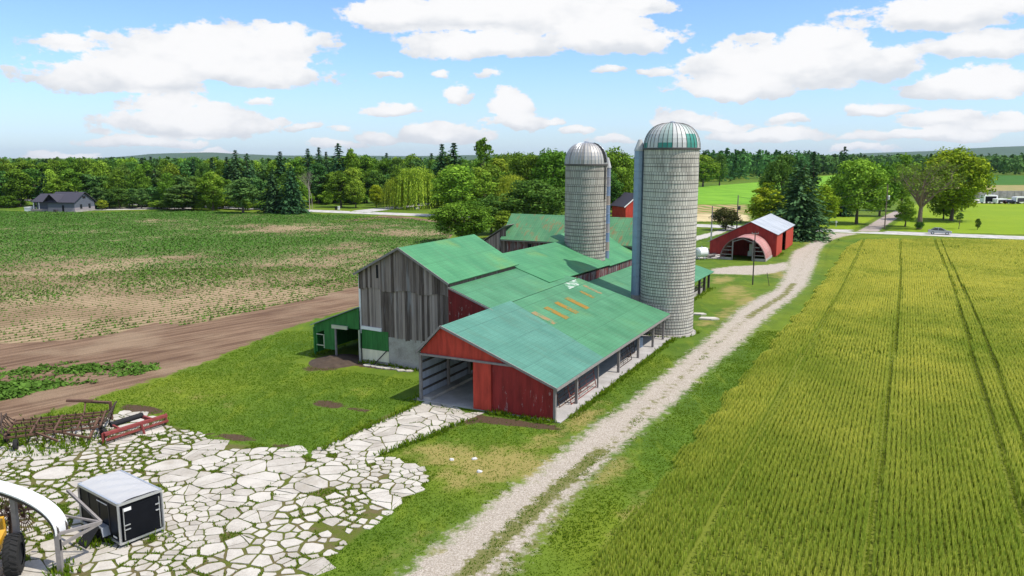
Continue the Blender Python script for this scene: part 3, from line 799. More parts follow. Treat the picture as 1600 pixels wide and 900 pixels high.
mb.bar(W(B_U0 - o - .04, B_V1 + .24, broof(B_V1) - .16), W(B_U0 - o - .04, B_RV, 9.56), .06, .17); mb.bar(W(B_U0 - o - .04, B_V0 - .3, broof(B_V0) - .18), W(B_U0 - o - .04, B_RV, 9.56), .06, .17)
mb.build('bargeboard', M['timber'], rf)
mb = MB(); mb.box((B_U0 - .06, B_V0 - .06, 2.4), (B_U0 + .03, B_V0 + .1, broof(B_V0) - .2), fr); mb.build('corner_board', M['white'], barn)
mb = MB(); mb.tube(W(B_U0 - .75, -18.45, .02), W(B_U0 - .06, -17.55, 1.2), .05, 5)
tag(mb.build('fence_rail', M['timber_dark']), 'loose dark rail leaning on the cream panel of the grey barn', 'rail')

# ---- long open cattle shed: one roof plane from the barn down to posts on the lane side
shed = thing('cattle_shed', W(0, -5, 0), 'long red fronted cattle shed with a wide teal and green roof open towards the lane', 'cattle shed')
UB = lambda v: 24.05 + (v + 7.9) * .28        # slanting rear edge of the roof
mb = MB(); e = .045
mb.roof(W(-.18, .2, PZ(.2)), W(8.4, .2, PZ(.2)), W(10.2, -8.2, PZ(-8.2)), W(-.18, -8.2, PZ(-8.2)), .075)
mb.roof(W(-.18, -10.15, 3.4), W(6.7, -10.15, 3.4), W(6.7, -8.2, PZ(-8.2) - .01), W(-.18, -8.2, PZ(-8.2) - .01), .07)
rt = mb.build('front_roof', M['roof_teal'], shed)
mb = MB()
mb.roof(W(8.403, .2, PZ(.2)), W(UB(.2), .2, PZ(.2)), W(UB(-8.0), -8.0, PZ(-8.0)), W(10.16, -8.0, PZ(-8.0)), .07)
mb.roof(W(6.85, -8.05, PZ(-8.05)), W(23.9, -8.05, PZ(-8.05)), W(19.6, -11.7, PZ(-11.7)), W(6.85, -11.7, PZ(-11.7)), .066)
mb.build('old_roof', M['roof_green'], shed)
mb = MB(); P2 = [W(6.72, -11.72, PZ(-11.72) - .03), W(6.72, -7.9, PZ(-7.9) - .03), W(6.72, -8.2, PZ(-8.2) - .15), W(6.72, -11.72, 2.5)]
mb.prism(P2, (*(U * .08), 0)); mb.build('upper_gable', M['red_peel'], shed)
mb = MB(); mb.bar(W(6.68, -11.74, PZ(-11.74) + .02), W(6.68, -7.9, PZ(-7.9) + .02), .07, .13); mb.bar(W(-.22, -8.2, PZ(-8.2) + .03), W(-.22, .22, PZ(.22) + .03), .07, .15); mb.bar(W(-.22, -10.17, 3.42), W(-.22, -8.2, PZ(-8.2) + .03), .07, .15)
mb.bar(W(-.2, .24, PZ(.24) - .02), W(UB(.2), .24, PZ(.24) - .02), .07, .17)
mb.build('fascia', M['timber'], shed)
mb = MB(); u0 = .0
mb.prism([W(u0, -4.62, .12), W(u0, 0, .12), W(u0, 0, PZ(0) - .03), W(u0, -3.72, PZ(-3.72) - .03), W(u0, -3.72, 3.36), W(u0, -4.62, 3.36)], (*(U * .07), 0)); mb.build('front_wall', M['red'], shed)
mb = MB(); mb.prism([W(-.012, -9.9, 3.362), W(-.012, -3.725, 3.362), W(-.012, -3.725, PZ(-3.725) - .04), W(-.012, -8.2, PZ(-8.2) - .04), W(-.012, -9.9, 3.55)], (*(U * .07), 0)); mb.build('gable_panel', M['red_bright'], shed)
mb = MB(); mb.box((-.11, -5.78, .1), (-.03, -4.45, 3.30), fr); mb.build('sliding_door', M['red_bright'], shed)
mb = MB(); mb.box((-.17, -9.88, 3.29), (-.05, -2.9, 3.42), fr); mb.build('door_rail', M['timber'], shed)
mb = MB(); mb.box((.14, -10.1, .22), (6.8, -10.04, 3.35), fr); mb.build('side_wall', M['sheet'], shed)
mb = MB()
for z in (.7, 1.35, 2.0, 2.65): mb.box((.14, -10.03, z), (6.75, -9.93, z + .12), fr)
mb.build('girts', M['timber_dark'], shed)
mb = MB(); mb.box((-.02, -10.6, -.02), (26.2, .42, .07), fr); fl = mb.build('floor', M['floor_conc'], shed)
mb = MB(); mb.box((.2, -10.0, .072), (9, -9.3, .26), fr); mb.build('kerb', M['concrete_wall'], fl)
for (uu, vv, zt) in ((.1, -10.0, 3.4), (3.5, -9.86, 3.6), (6.6, -9.9, 3.5)):
    mb = MB(); mb.box((uu - .09, vv - .09, 0), (uu + .09, vv + .09, zt), fr); mb.build('post', M['timber'], shed)
mb = MB(); mb.box((-.06, -.06, .05), (.1, .1, 2.25), fr); mb.build('post', M['timber'], shed)
for px, py in ((900.7, 632), (933, 607), (964, 583), (993, 560), (1015.6, 543), (1031, 531)):
    uu = uv(g(px, py))[0]
    mb = MB(); w = .05 if px == 933 else .09
    mb.box((uu - w, -.12 - w, .07), (uu + w, -.12 + w, PZ(-.12) - .02), fr)
    if w > .06:
        mb.bar(W(uu, -.12, 1.75), W(uu - .5, -.12, 2.28), .07, .07); mb.bar(W(uu, -.12, 1.75), W(uu, -.75, 2.45), .07, .07)
    mb.build('post', M['timber'], shed)
mb = MB()
for k in range(12): mb.bar(W(1.2 + 2.0 * k, .1, PZ(.1) - .09), W(1.2 + 2.0 * k, -7.9, PZ(-7.9) - .09), .06, .14)
mb.build('rafters', M['timber_dark'], shed)
mb = MB()
boards(mb, -4.4, 8.5, 24, lambda x: .25, lambda x: 2.3, rng, axis='v', jag=.1, gapp=.06)  # inner boards added to make the open shed's interior dark
boards(mb, 24.0, -8.0, -4.0, lambda x: .1, lambda x: 3.6, rng, axis='u', jag=.1)
for z in (.9, 1.7): mb.box((8.5, -4.36, z), (24, -4.28, z + .12), fr)
mb.build('partition', M['planks_dark'], shed)
for k, (ua, ub, va, vb) in enumerate(((9.8, 10.55, -6.25, -4.35), (12.1, 12.85, -6.22, -4.28), (14.35, 15.1, -6.3, -4.36), (16.6, 17.4, -6.3, -4.32), (20.2, 20.75, -6.4, -5.1), (22.3, 22.85, -6.9, -5.15))):
    mb = MB(); mb.roof(W(ua, vb, PZ(vb) + .078), W(ub, vb, PZ(vb) + .078), W(ub, va, PZ(va) + .078), W(ua, va, PZ(va) + .078), .014)
    mb.build('skylight', M['skylight'] if k not in (0, 5) else M['skylight_pale'], shed)

M['patch'] = mat_patch('bleached roof sheet', (.62, .66, .60), (.085, .25, .125), .42, .55, 1.1)
mb = MB(); mb.roof(W(19.6, -7.1, PZ(-7.1) + .078), W(22.0, -7.1, PZ(-7.1) + .078), W(23.2, -7.95, PZ(-7.95) + .078), W(20.3, -7.95, PZ(-7.95) + .078), .012); mb.build('bleached_sheet', M['patch'], shed)
def gate(u0, u1, v0, lean, h, label, mat, base=.07):
    L = u1 - u0
    o = thing('farm_gate', W((u0 + u1) / 2, v0, base), label, 'gate', 'tube gates leaning in the cattle shed')
    mb = MB()
    def q(s, z): return W(u0 + s * L, v0 - z * lean, base + .03 + z)
    for a, b in (((0, 0), (0, h)), ((1, 0), (1, h)), ((0, 0), (1, 0)), ((0, h), (1, h))): mb.tube(q(*a), q(*b), .035, 6)
    mb.build('frame', mat, o)
    mb = MB()
    for k in range(1, 5): mb.tube(q(0, h * k / 5), q(1, h * k / 5), .024, 6)
    for s in (.33, .66): mb.bar(q(s, 0), q(s, h), .05, .03)
    mb.build('rails', mat, o)
gate(3.6, 8.4, -.32, .22, 1.35, 'longest rusty red tube gate leaning beside the concrete edge', M['gate_red'])
gate(2.7, 6.6, -.78, .25, 1.3, 'brown tube gate leaning behind the longest red gate', M['rust'])
gate(14.0, 17.0, -.42, .2, 1.45, 'dark rusty tube gate leaning in the middle of the open shed side', M['rust_dark'])
gate(17.6, 19.4, -.9, .2, 1.3, 'short dark tube gate behind the post nearest the shed middle', M['rust_dark'])
mb = MB(); mb.lathe([(0, 0), (.3, 0), (.3, .85), (.27, .87), (0, .86)], W(21.6, -1.2, .07), 16)
tag(mb.build('barrel', M['chute']), 'blue barrel standing in the shadow of the open shed', 'barrel')

# ---- roof wing between the timber barn and the back barn
wing = thing('barn_wing', W(26, -12, 0), 'low barn wing whose green roof wraps the small silo', 'barn')
def dz(u): return 5.52 - .022 * (u - 20)      # eave sags slightly
mb = MB()
mb.roof(W(18.7, -8.6, PZ(-8.6) + .09), W(34.5, -8.6, 5.27), W(34.5, -14.2, 7.55), W(18.0, -14.2, 7.72), .06)
mb.roof(W(18.2, -19, 5.4), W(34.5, -19, 5.4), W(34.5, -14.2, 7.55), W(18.2, -14.2, 7.7), .06)
mb.build('roof', M['roof_barn'], wing)
mb = MB(); boards(mb, -8.75, 20, 34.4, lambda u: 3.6, lambda u: dz(u) - .12, rng, axis='v', out=1, jag=.0); mb.box((19, -8.87, 0), (34.4, -8.79, 5.1), fr, .2)
mb.build('wall', M['planks_red'], wing)

# ---- side roof beyond the small silo, lower strip of boards, and the lean-to behind the tall silo
wing2 = thing('stable_wing', W(42, -11, 0), 'green roofed stable wing with dark red boards right of the small silo', 'barn')
mb = MB()
mb.roof(W(34.55, -8.6, 5.15), W(48.5, -8.6, 4.98), W(52, -15.5, 8.0), W(34.55, -15.5, 8.0), .06)
mb.build('roof', M['roof_barn'], wing2)
mb = MB(); boards(mb, -8.78, 34.6, 48.4, lambda u: 3.4, lambda u: 5.15 - .012 * (u - 34.6) - .1, rng, axis='v', out=1, jag=0); mb.box((34.6, -8.9, 0), (48.4, -8.82, 4.8), fr, .2)
mb.build('wall', M['planks_red'], wing2)
lean = thing('open_lean_to', W(40, -5.5, 0), 'low green open lean-to running behind the tall silo with dark posts', 'lean-to')
mb = MB(); mb.roof(W(25.2, -2.45, 2.28), W(57.2, -2.45, 2.0), W(55.2, -8.55, 4.2), W(24.2, -8.55, 4.4), .07); mb.build('roof', M['roof_green'], lean)
for uu in (41, 46.5, 50.6, 53.2, 55.6):
    mb = MB(); mb.box((uu - .13, -2.9, 0), (uu + .13, -2.64, 2.1), fr); mb.build('post', M['timber_dark'], lean)
mb = MB(); mb.box((38, -3.05, 0), (54.5, -2.92, .5), fr); mb.build('kerb_wall', M['concrete_wall'], lean)
mb = MB(); 
for z in (.75, 1.15): mb.box((38, -3.0, z), (54.8, -2.93, z + .1), fr)
mb.build('rails', M['timber_dark'], lean)
mb = MB(); boards(mb, -8.5, 49, 56, lambda u: 0, lambda u: 3.9, rng, axis='v', out=1); mb.build('wall', M['planks_dark'], lean)

# ---- back barn with its rusting roof, ridge across, and the grey annex on its left
UE = 46.0
el = -27.2
back = thing('back_barn', W(50, -18, 0), 'back barn with a broad rust streaked green roof behind the small silo', 'barn')
mb = MB(); mb.roof(W(UE - .5, -27.3, 6.1), W(UE - .5, -9.0, 6.1), W(UE + 4, -8.4, 9.1), W(UE + 4, -27.9, 9.1), .07)
mb.roof(W(UE + 8.5, -28, 6.1), W(UE + 8.5, -8.4, 6.1), W(UE + 4, -8.4, 9.1), W(UE + 4, -27.9, 9.1), .07)
mb.build('roof', M['roof_rust'], back)
mb = MB(); boards(mb, UE, -26.6, -9.2, lambda v: 0, lambda v: 6.15, rng, jag=0); mb.box((UE + .05, -26.7, 0), (UE + 8, -8.9, 6.0), fr, .15)
mb.prism([W(UE + .1, -26.75, 6), W(UE + 4, -26.75, 8.8), W(UE + 7.9, -26.75, 6)], (*(V * .1), 0), .4); mb.build('wall', M['planks_red'], back)
mb = MB(); mb.box((UE - .08, -23.6, 4.2), (UE - .03, -23.1, 5.7), fr); mb.build('doorway', M['dark'], back)
mb = MB(); mb.box((UE - .5, -27.2, 5.98), (UE - .42, -9.1, 6.14), fr); mb.build('gutter', M['timber'], back)
annex = thing('barn_annex', W(48, -28.5, 0), 'grey board annex gable tucked against the left end of the back barn', 'barn')
mb = MB(); boards(mb, UE + .02, -30.7, -26.72, lambda v: 0, lambda v: 5.9 + (v + 29.7) * .62 - .1 if v < -26.0 else 8.3, rng, jag=0, t1=.8); mb.box((UE + .1, -30.5, 0), (UE + 9, -26.8, 5.3), fr, .3)
mb.build('wall', M['planks'], annex)
mb = MB(); mb.roof(W(UE - .2, -31.0, 5.2), W(UE + 9, -31.0, 5.2), W(UE + 9, -26.6, 7.93), W(UE - .2, -26.6, 7.93), .06); mb.build('roof', M['timber'], annex)

# ---- green lean-to against the barn's left side
LU = 6.55
def lz(v): return 4.55 + (v + 20.0) * .385
hut = thing('green_lean_to', W(9, -22.5, 0), 'green sided lean-to with a dark doorway against the left of the grey barn', 'lean-to')
mb = MB(); th = (*(U * .06), 0)
mb.prism([W(LU, -24.75, 1.95), W(LU, -22.5, 2.72), W(LU, -20.1, 2.72), W(LU, -20.1, lz(-20.1)), W(LU, -24.75, lz(-24.75))][::1], th)
mb.prism([W(LU, -24.75, .42), W(LU, -24.48, .42), W(LU, -24.48, 2.04), W(LU, -24.75, 1.945)], th)
mb.prism([W(LU, -23.72, .75), W(LU, -22.5, .75), W(LU, -22.5, 2.715), W(LU, -23.72, 2.30)], th)
mb.box((LU + .06, -24.75, .3), (13.8, -24.69, 2.6), fr)
mb.build('wall', M['green_clad'], hut)
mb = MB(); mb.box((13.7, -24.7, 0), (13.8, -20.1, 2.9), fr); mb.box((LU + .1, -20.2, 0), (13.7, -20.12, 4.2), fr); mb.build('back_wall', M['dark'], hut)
mb = MB(); mb.box((LU - .05, -24.5, .98), (LU + .04, -23.7, 1.06), fr); mb.box((LU - .05, -24.5, 1.9), (LU + .04, -23.7, 1.97), fr); mb.box((LU - .05, -23.76, .8), (LU + .04, -23.68, 1.97), fr); mb.build('window_frame', M['alu'], hut)
mb = MB(); mb.box((LU - .08, -24.8, -.05), (LU + .06, -24.66, 2.5), fr); mb.build('post', M['green_clad'], hut)
mb = MB(); mb.box((LU - .08, -22.55, 0), (LU + .06, -22.43, 2.7), fr); mb.build('post', M['timber'], hut)
mb = MB(); mb.box((LU - .08, -20.12, 0), (LU + .06, -20.0, 2.7), fr); mb.build('post', M['alu'], hut)
mb = MB(); mb.box((LU - .2, -22.75, 2.62), (LU - .08, -21.15, 2.92), fr); mb.build('door_track', M['alu'], hut)
mb = MB(); mb.roof(W(LU - .25, -24.95, lz(-24.95) + .03), W(14, -24.95, lz(-24.95) + .03), W(14, -20.14, lz(-20.14) + .03), W(LU - .25, -20.14, lz(-20.14) + .03), .06); mb.build('roof', M['roof_grey'], hut)
mb = MB(); c = np.array(W(9.6, -21.4, 1.55)); mb.lathe([(0, -.55), (.16, -.55), (.17, -.52), (.58, -.56), (.64, -.5), (.66, 0), (.64, .5), (.58, .56), (0, .56)], c, 24, axis=(*U, 0))
tag(mb.build('round_bale', M['bale']), 'pale round bale inside the dark green lean-to doorway', 'bale')
# muddy straw spilling out of the doorway
def mound(name, cu, cv, ru, rv, h, mat, seed, n=26):
    xs = np.linspace(-1, 1, n); X, Y = np.meshgrid(xs, xs); r = np.hypot(X, Y)
    Z = h * np.clip(1 - r, 0, 1) ** .7 * (.45 + 1.1 * fbm(X * 3 + seed, Y * 3, 1.0, 4, seed)) - .02
    P = [W(cu + ru * a, cv + rv * b, z) for a, b, z in zip(X.ravel(), Y.ravel(), Z.ravel())]
    idx = np.arange(n * n).reshape(n, n); F = np.stack([idx[:-1, :-1], idx[1:, :-1], idx[1:, 1:], idx[:-1, 1:]], -1).reshape(-1, 4)
    return link(name, np_mesh(name, P, F, mat))
o = mound('straw_heap', 6.0, -22.0, 2.4, 2.2, .42, M['straw'], 4)
tag(o, 'heap of dark muddy straw spilling from the green lean-to', 'straw heap')
mb = MB()
for k in range(7):
    cu, cv = 5.9 + .12 * math.sin(k * 2.1), -18.9 + k * .66
    n = 6; P = [W(cu + rng.uniform(.22, .42) * math.cos(i * 2 * math.pi / n), cv + rng.uniform(.28, .45) * math.sin(i * 2 * math.pi / n), .02) for i in range(n)]
    mb.prism(P, (0, 0, .07), rng.random())
tag(mb.build('concrete_apron', M['concrete']), kind='structure')
# ------------------------------------------------------------------ silos
def silo(name, label, c, r, hw, hd, mat, hoops, teal):
    o = thing(name, (c[0], c[1], 0), label, 'silo')
    mb = MB(); mb.lathe([(r, -.1), (r, hw)], (*c, 0), 64, uvr=r); mb.build('wall', mat, o)
    mb = MB()
    for z in hoops: mb.lathe([(r - .01, z - .024), (r + .026, z - .018), (r + .026, z + .018), (r - .01, z + .024)], (*c, 0), 48)
    mb.build('hoops', M['hoop'], o)
    mb = MB(); ns = 36; rr = random.Random(3)
    prof = [(r + .05, hw - .02), (r + .05, hw + .1)] + [((r + .05) * math.cos(t) ** .72, hw + .1 + hd * math.sin(t)) for t in np.linspace(0, math.pi / 2 - .06, 9)] + [(0.0, hw + hd + .1)]
    vals = [rr.random() for _ in range(ns)]
    def cf(k, i):
        if teal:
            ph = (k + 1) % 6
            base = .0 if ph < 3 else .95
            if ph < 3 and i > 2 + int(3 * vals[(k + 1) // 3 % ns]) : base = .55 + .2 * vals[k]
            return base + .1 * (vals[k] - .5)
        return vals[k]
    mb.lathe(prof, (*c, 0), ns, smooth=False, colf=cf); dm = mb.build('dome', M['dome'] if teal else M['dome_grey'], o)
    mb = MB()
    for k in range(ns):
        a = 2 * math.pi * k / ns
        pts = [(c[0] + (p[0] + .015) * math.cos(a), c[1] + (p[0] + .015) * math.sin(a), p[1]) for p in prof[1:-1]]
        for p, q in zip(pts, pts[1:]): mb.tube(p, q, .025, 4, cap=False)
    mb.build('dome_ribs', M['hoop'] if teal else M['grey_metal'], dm)
    mb = MB(); mb.lathe([(r + .03, hw - .12), (r + .11, hw - .10), (r + .11, hw + .06), (r + .03, hw + .08)], (*c, 0), 48); mb.build('rim', M['hoop'], dm)
    mb = MB(); mb.lathe([(0, hw + hd + .05), (.28, hw + hd + .05), (.24, hw + hd + .2), (0, hw + hd + .24)], (*c, 0), 12); mb.build('vent', M['grey_metal'], dm)
    return o
C1 = np.array(W(28.98, -.88)[:2]); C2 = np.array(W(35.3, -11.75)[:2])
hz = [.25 + .29 * k for k in range(32)] + [9.6 + .76 * k for k in range(10)]
s1 = silo('tall_silo', 'tall pale concrete stave silo with a teal and white striped dome', C1, 2.52, 17.3, 2.25, M['silo'], [z for z in hz if z < 17], True)
def chute(parent, c, r, z0, z1, mat, capm, bands=None):
    mb = MB(); n = 10
    if bands:
        zs = np.linspace(z0, z1, bands + 1)
        ridged = [(r + (.03 if j == 1 else 0), z + (.0 if j == 0 else .03 * j)) for z in zs for j in range(3)]
        rr = random.Random(8)
        mb.lathe(ridged, (*c, 0), n, colf=lambda k, i, v=[rr.random() for _ in zs]: v[min(i // 3, len(v) - 1)])
    else: mb.lathe([(r + (.03 if j == 1 else 0), z + .03 * j) for z in np.arange(z0, z1 - .1, .62) for j in range(3)] + [(r, z1)], (*c, 0), n)
    o = mb.build('chute', mat, parent)
    mb = MB(); mb.lathe([(r + .04, z1), (r + .02, z1 + .15), (r * .35, z1 + 1.05), (0, z1 + 1.1)], (*c, 0), n); cp = mb.build('chute_cap', capm, o)
    return o
cc = C1 + np.array([-.93, .36]) * 2.98; chute(s1, cc, .5, 3.4, 17.1, M['chute'], M['white_metal'])
mb = MB(); q = (cc[0], cc[1]); mb.box((q[0] - .42, q[1] - .42, 0), (q[0] + .42, q[1] + .42, 3.45)); mb.build('chute_base', M['concrete_wall'], s1)
mb = MB(); d = np.array([-.93, .36])
for s in (-.2, .2):
    a = C1 + d * 2.62 + np.array([.36, .93]) * s; mb.tube((*a, 3), (*a, 17.2), .02, 4)
mb.build('ladder', M['grey_metal'], s1)
hz2 = [.3 + .38 * k for k in range(26)] + [10.3 + .8 * k for k in range(7)]
s2 = silo('small_silo', 'shorter grey weathered silo with a plain metal dome split by a dark gap', C2, 2.2, 15.75, 2.2, M['silo_old'], [z for z in hz2 if z < 15.5], False)
M['chute_mix'] = mat_tint('patched chute', (.16, .25, .42), (.36, .30, .27), .5, .3, .3)
e = np.array([.955, .30]); cc2 = C2 + e * 2.5; chute(s2, cc2, .34, 5.5, 15.4, M['chute_mix'], M['white_metal'], 10)
mb = MB()   # open panel of the dome beside the chute: a dark gap with its hatch dormer
a0 = math.atan2(-.55, .84)
for t0, t1 in zip(np.linspace(.05, 1.3, 8)[:-1], np.linspace(.05, 1.3, 8)[1:]):
    for w in (0,):
        P = []
        for t, aa in ((t0, a0 - .12), (t0, a0 + .12), (t1, a0 + .12 + t1 * .1), (t1, a0 - .12 - t1 * .05)):
            rr = (2.2 + .1) * math.cos(t) ** .72; P.append((C2[0] + rr * math.cos(aa), C2[1] + rr * math.sin(aa), 15.75 + .12 + 2.25 * math.sin(t)))
        mb.face(P)
mb.build('dome_gap', M['dark'], s2)
mb = MB()   # black stain board / filler pipe down the wall under the gap
P = C2 + np.array([math.cos(a0), math.sin(a0)]) * 2.27
mb.tube((*P, 15.8), (*P, 12.2), .09, 6); mb.tube((*P, 12.2), (*P, 6.6), .03, 5); mb.build('filler_pipe', M['hoop'], s2)
mb = MB(); mb.lathe([(2.52, -.05), (2.85, -.05), (2.8, .14), (2.5, .16)], (*C1, 0), 40); mb.build('footing', M['concrete_wall'], s1)
for i, (px, py, s, lab) in enumerate(((1092, 492, .75, 'pale concrete slab lying in the grass right against the tall silo'), (1106, 499, 1.1, 'longer pale concrete slab lying on the grass away from the tall silo'))):
    p = g(px, py); mb = MB()
    mb.prism([(p[0] + s * x, p[1] + s * y, .02) for x, y in ((-.9, -.2), (.2, -.55), (1.0, -.3), (.7, .35), (-.5, .5))], (0, 0, .16), .9)
    tag(mb.build('concrete_slab', M['concrete']), lab, 'concrete slab')

# ------------------------------------------------------------------ red shed, arched shed, tank
rs = thing('red_shed', W(93, -5, 0), 'red metal shed with an asymmetric grey gable roof beyond the arched shed', 'shed')
R0, R1 = 93.2, 114.8; th = (*(U * .12), 0)
mb = MB(); mb.prism([W(R0, -11, 0), W(R0, 0, 0), W(R0, 0, 3.85), W(R0, -4.25, 5.7), W(R0, -11, 2.2)], th)
mb.prism([W(R1, -11, 0), W(R1, 0, 0), W(R1, 0, 3.85), W(R1, -4.25, 5.7), W(R1, -11, 2.2)], (*(U * -.12), 0))
mb.box((R0 + .13, -11, 0), (R1 - .13, -10.9, 2.2), fr); mb.box((R0 + .13, -.1, 0), (100.0, 0, 3.8), fr); mb.box((104.6, -.1, 0), (R1 - .13, 0, 3.8), fr); mb.box((100.0, -.1, 3.4), (104.6, 0, 3.8), fr)
mb.build('wall', M['red_shed'], rs)
mb = MB(); mb.box((104.4, .03, .1), (R1 - .4, .1, 3.55), fr); mb.build('sliding_door', M['red_bright'], rs)
mb = MB(); mb.box((R0 + .1, .03, .1), (99.9, .09, 3.7), fr); mb.build('side_panel', M['red_bright'], rs)  # both side panels carry the sunlit side's brighter red in their colour
mb = MB(); mb.roof(W(R0 - .3, .3, 3.72), W(R1 + .3, .3, 3.72), W(R1 + .3, -4.25, 5.74), W(R0 - .3, -4.25, 5.74), .07)
mb.roof(W(R0 - .3, -11.3, 2.08), W(R1 + .3, -11.3, 2.08), W(R1 + .3, -4.25, 5.74), W(R0 - .3, -4.25, 5.74), .07); mb.build('roof', M['roof_grey'], rs)
mb = MB(); mb.box((100.2, -8, 0), (100.4, -1, 3.2), fr); mb.build('partition', M['dark'], rs)

hs = thing('arched_shed', W(90, -4.2, 0), 'small arched shed with a rusty red curved roof and open timber front', 'shed')
H0, H1, hc, hw_, hh = 86.3, 95.2, -4.15, 3.6, 3.75
def arch(t):  # pointed arch, t in [-1, 1]
    k = abs(t); x = math.copysign(1 - (1 - k) ** 1.0, t)
    a = (1 - k) * math.pi / 2 * .93
    return hc + math.copysign(hw_ * (1 - .0) * math.cos(a) if k < 1 else hw_, t) if k > 0 else hc, hh * (math.sin(a) / math.sin(math.pi / 2 * .93))
ts = np.linspace(-1, 1, 21)
mb = MB()
A = [arch(t) for t in ts]
s = 0
for (v0, z0), (v1, z1) in zip(A, A[1:]):
    L = math.hypot(v1 - v0, z1 - z0)
    P = [W(H0 - .15, v0, z0), W(H1, v0, z0), W(H1, v1, z1), W(H0 - .15, v1, z1)]
    Q = [(0, s), (H1 - H0, s), (H1 - H0, s + L), (0, s + L)]
    mb.face(P[::-1], Q[::-1], smooth=True)
    nv = np.array([0, 0, -.06])
    mb.face([np.array(p) + nv for p in P], Q, smooth=True); s += L
mb.build('roof', M['roof_hut'], hs)
mb = MB()
for (v0, z0), (v1, z1) in zip(A, A[1:]): mb.bar(W(H0, v0, z0 - .02), W(H0, v1, z1 - .02), .12, .14)
mb.bar(W(H0, -5.8, 0), W(H0, -5.8, 3.2), .18, .18); mb.bar(W(H0, -2.6, 0), W(H0, -2.6, 3.25), .18, .18)
mb.bar(W(H0, -5.8, 3.0), W(H0, -4.2, 3.55), .14, .14); mb.bar(W(H0, -2.6, 3.0), W(H0, -4.2, 3.55), .14, .14)
mb.build('front_frame', M['timber'], hs)
for z in (.9, 1.6, 2.2):
    for sgn in (-1, 1):
        t = max(abs(x[0] - hc) for x in A if x[1] >= z - .1); mb = MB(); mb.bar(W(H0 + .02, hc + sgn * 1.7, z), W(H0 + .02, hc + sgn * t * .97, z), .07, .12); mb.build('rail', M['timber'], hs)
for lo_, hi_ in (((H0 - .05, -7.75, -.1), (H0 + .15, -5.9, .42)), ((H0 - .05, -2.5, -.1), (H0 + .15, -.6, .42)), ((H0 + .16, -.72, -.1), (H1, -.5, .35))):
    mb = MB(); mb.box(lo_, hi_, fr); mb.build('base_wall', M['concrete_wall'], hs)
mb = MB(); mb.prism([W(H1 - .25, v, max(0, z - .08)) for v, z in A], (*(U * .08), 0)); mb.build('back_wall', M['dark'], hs)  # near-black full arch, paints in the shade of the shed's interior
mb = MB(); mb.box((89.5, -3.9, .4), (92, -3.0, 1.2), fr); mb.box((89.6, -3.7, 1.2), (90.2, -3.1, 2.4), fr)
tag(mb.build('stored_machine', M['grey_metal']), 'grey machine stored inside the open arched shed', 'machine')

c = np.array(W(85.0, -10.5, 0)); tk = thing('fuel_tank', tuple(c), 'white round fuel tank on a stand left of the arched shed', 'tank')
mb = MB(); mb.lathe([(0, -1.0), (.5, -.97), (.78, -.8), (.8, -.7), (.8, .7), (.78, .8), (.5, .97), (0, 1.0)], c + [0, 0, 1.15], 20, axis=(*(U * .8 + V * .6), 0)); mb.build('tank_shell', M['white'], tk)
for a, b in ((-.5, -.5), (.5, -.5), (-.5, .5), (.5, .5)):
    mb = MB(); mb.bar(c + [a, b, 0], c + [a * .8, b * .8, .8], .09, .09); mb.build('leg', M['grey_metal'], tk)
mb = MB(); mb.bar(c + [-.85, -.35, .1], c + [-.85, -.35, 1.6], .12, .25); mb.build('pump', M['grey_metal'], tk)
mb = MB(); mb.tube(c + [0, 0, 1.9], c + [0, 0, 2.15], .12, 8); mb.build('filler_cap', M['grey_metal'], tk)
mb = MB(); r_ = random.Random(5); c = np.array(W(86.6, -8.6, 0))
for k in range(9):
    a = r_.uniform(-.4, .4); q = c + [r_.uniform(-1, .8), r_.uniform(-.6, .6), .08 + .08 * k]
    mb.bar(q - [math.cos(a) * .9, math.sin(a) * .9, r_.uniform(-.1, .1)], q + [math.cos(a) * .9, math.sin(a) * .9, r_.uniform(-.05, .25)], .14, .08)
tag(mb.build('lumber_pile', M['timber_dark']), 'pile of dark scrap timber between the fuel tank and the arched shed', 'lumber pile')

# ------------------------------------------------------------------ poles and wires
def pole(px, py, ptop, label, r=.13, arms=None, box=None, lower=None, mat='pole', hgt=None):
    p = g(px, py); h = hgt or hover(px, ptop, p)
    o = thing('utility_pole', tuple(p), label, 'utility pole')
    mb = MB(); mb.tube(p, p + [0, 0, h], r, 8, r * .75); mb.build('shaft', M[mat], o)
    if lower:
        mb = MB(); mb.tube(p, p + [0, 0, lower], r + .02, 8, r + .01); mb.build('pale_sleeve', M['alu'], o)
    if arms:
        mb = MB(); q = p + [0, 0, h - .25]; mb.bar(q - [arms, .0, 0], q + [arms, .0, 0], .1, .1)
        for s in (-1, 1): mb.tube(q + [s * arms * .9, 0, 0], q + [s * arms * .9, 0, .2], .05, 6)
        mb.build('crossarm', M['timber'], o)
    if box:
        mb = MB(); z = hover(px, box, p); mb.lathe([(0, -.45), (.26, -.43), (.28, .4), (.2, .5), (0, .52)], p + [.38, -.05, z], 12); mb.build('transformer', M['hoop'] if mat == 'pole' else M['alu'], o)
    return p, h
pole(1176, 445, 362, 'slim dark pole with a short crossarm standing in the grass before the arched shed', .09, .45, mat='timber_dark')
pA = pole(1111, 377, 322, 'dark pole with a pale lower sleeve left of the red shed', .14, lower=3.4)
pB = pole(1151, 360, 305, 'utility pole with a dark transformer rising behind the red shed roof', .15, box=325)
pC = pole(1382, 358, 288, 'utility pole with a white transformer beside the farm drive', .15, box=309, mat='bark_warm')
pD = pole(484, 328, 283, 'pale pole in front of the bare grey tree at the road corner', .14, mat='bark_dead')
mb = MB(); p = g(1202, 447); mb.tube(p, p + [-.35, .1, 1.75], .04, 5)
tag(mb.build('stake', M['timber_dark']), 'thin leaning stake in the grass beside the slim pole', 'stake')
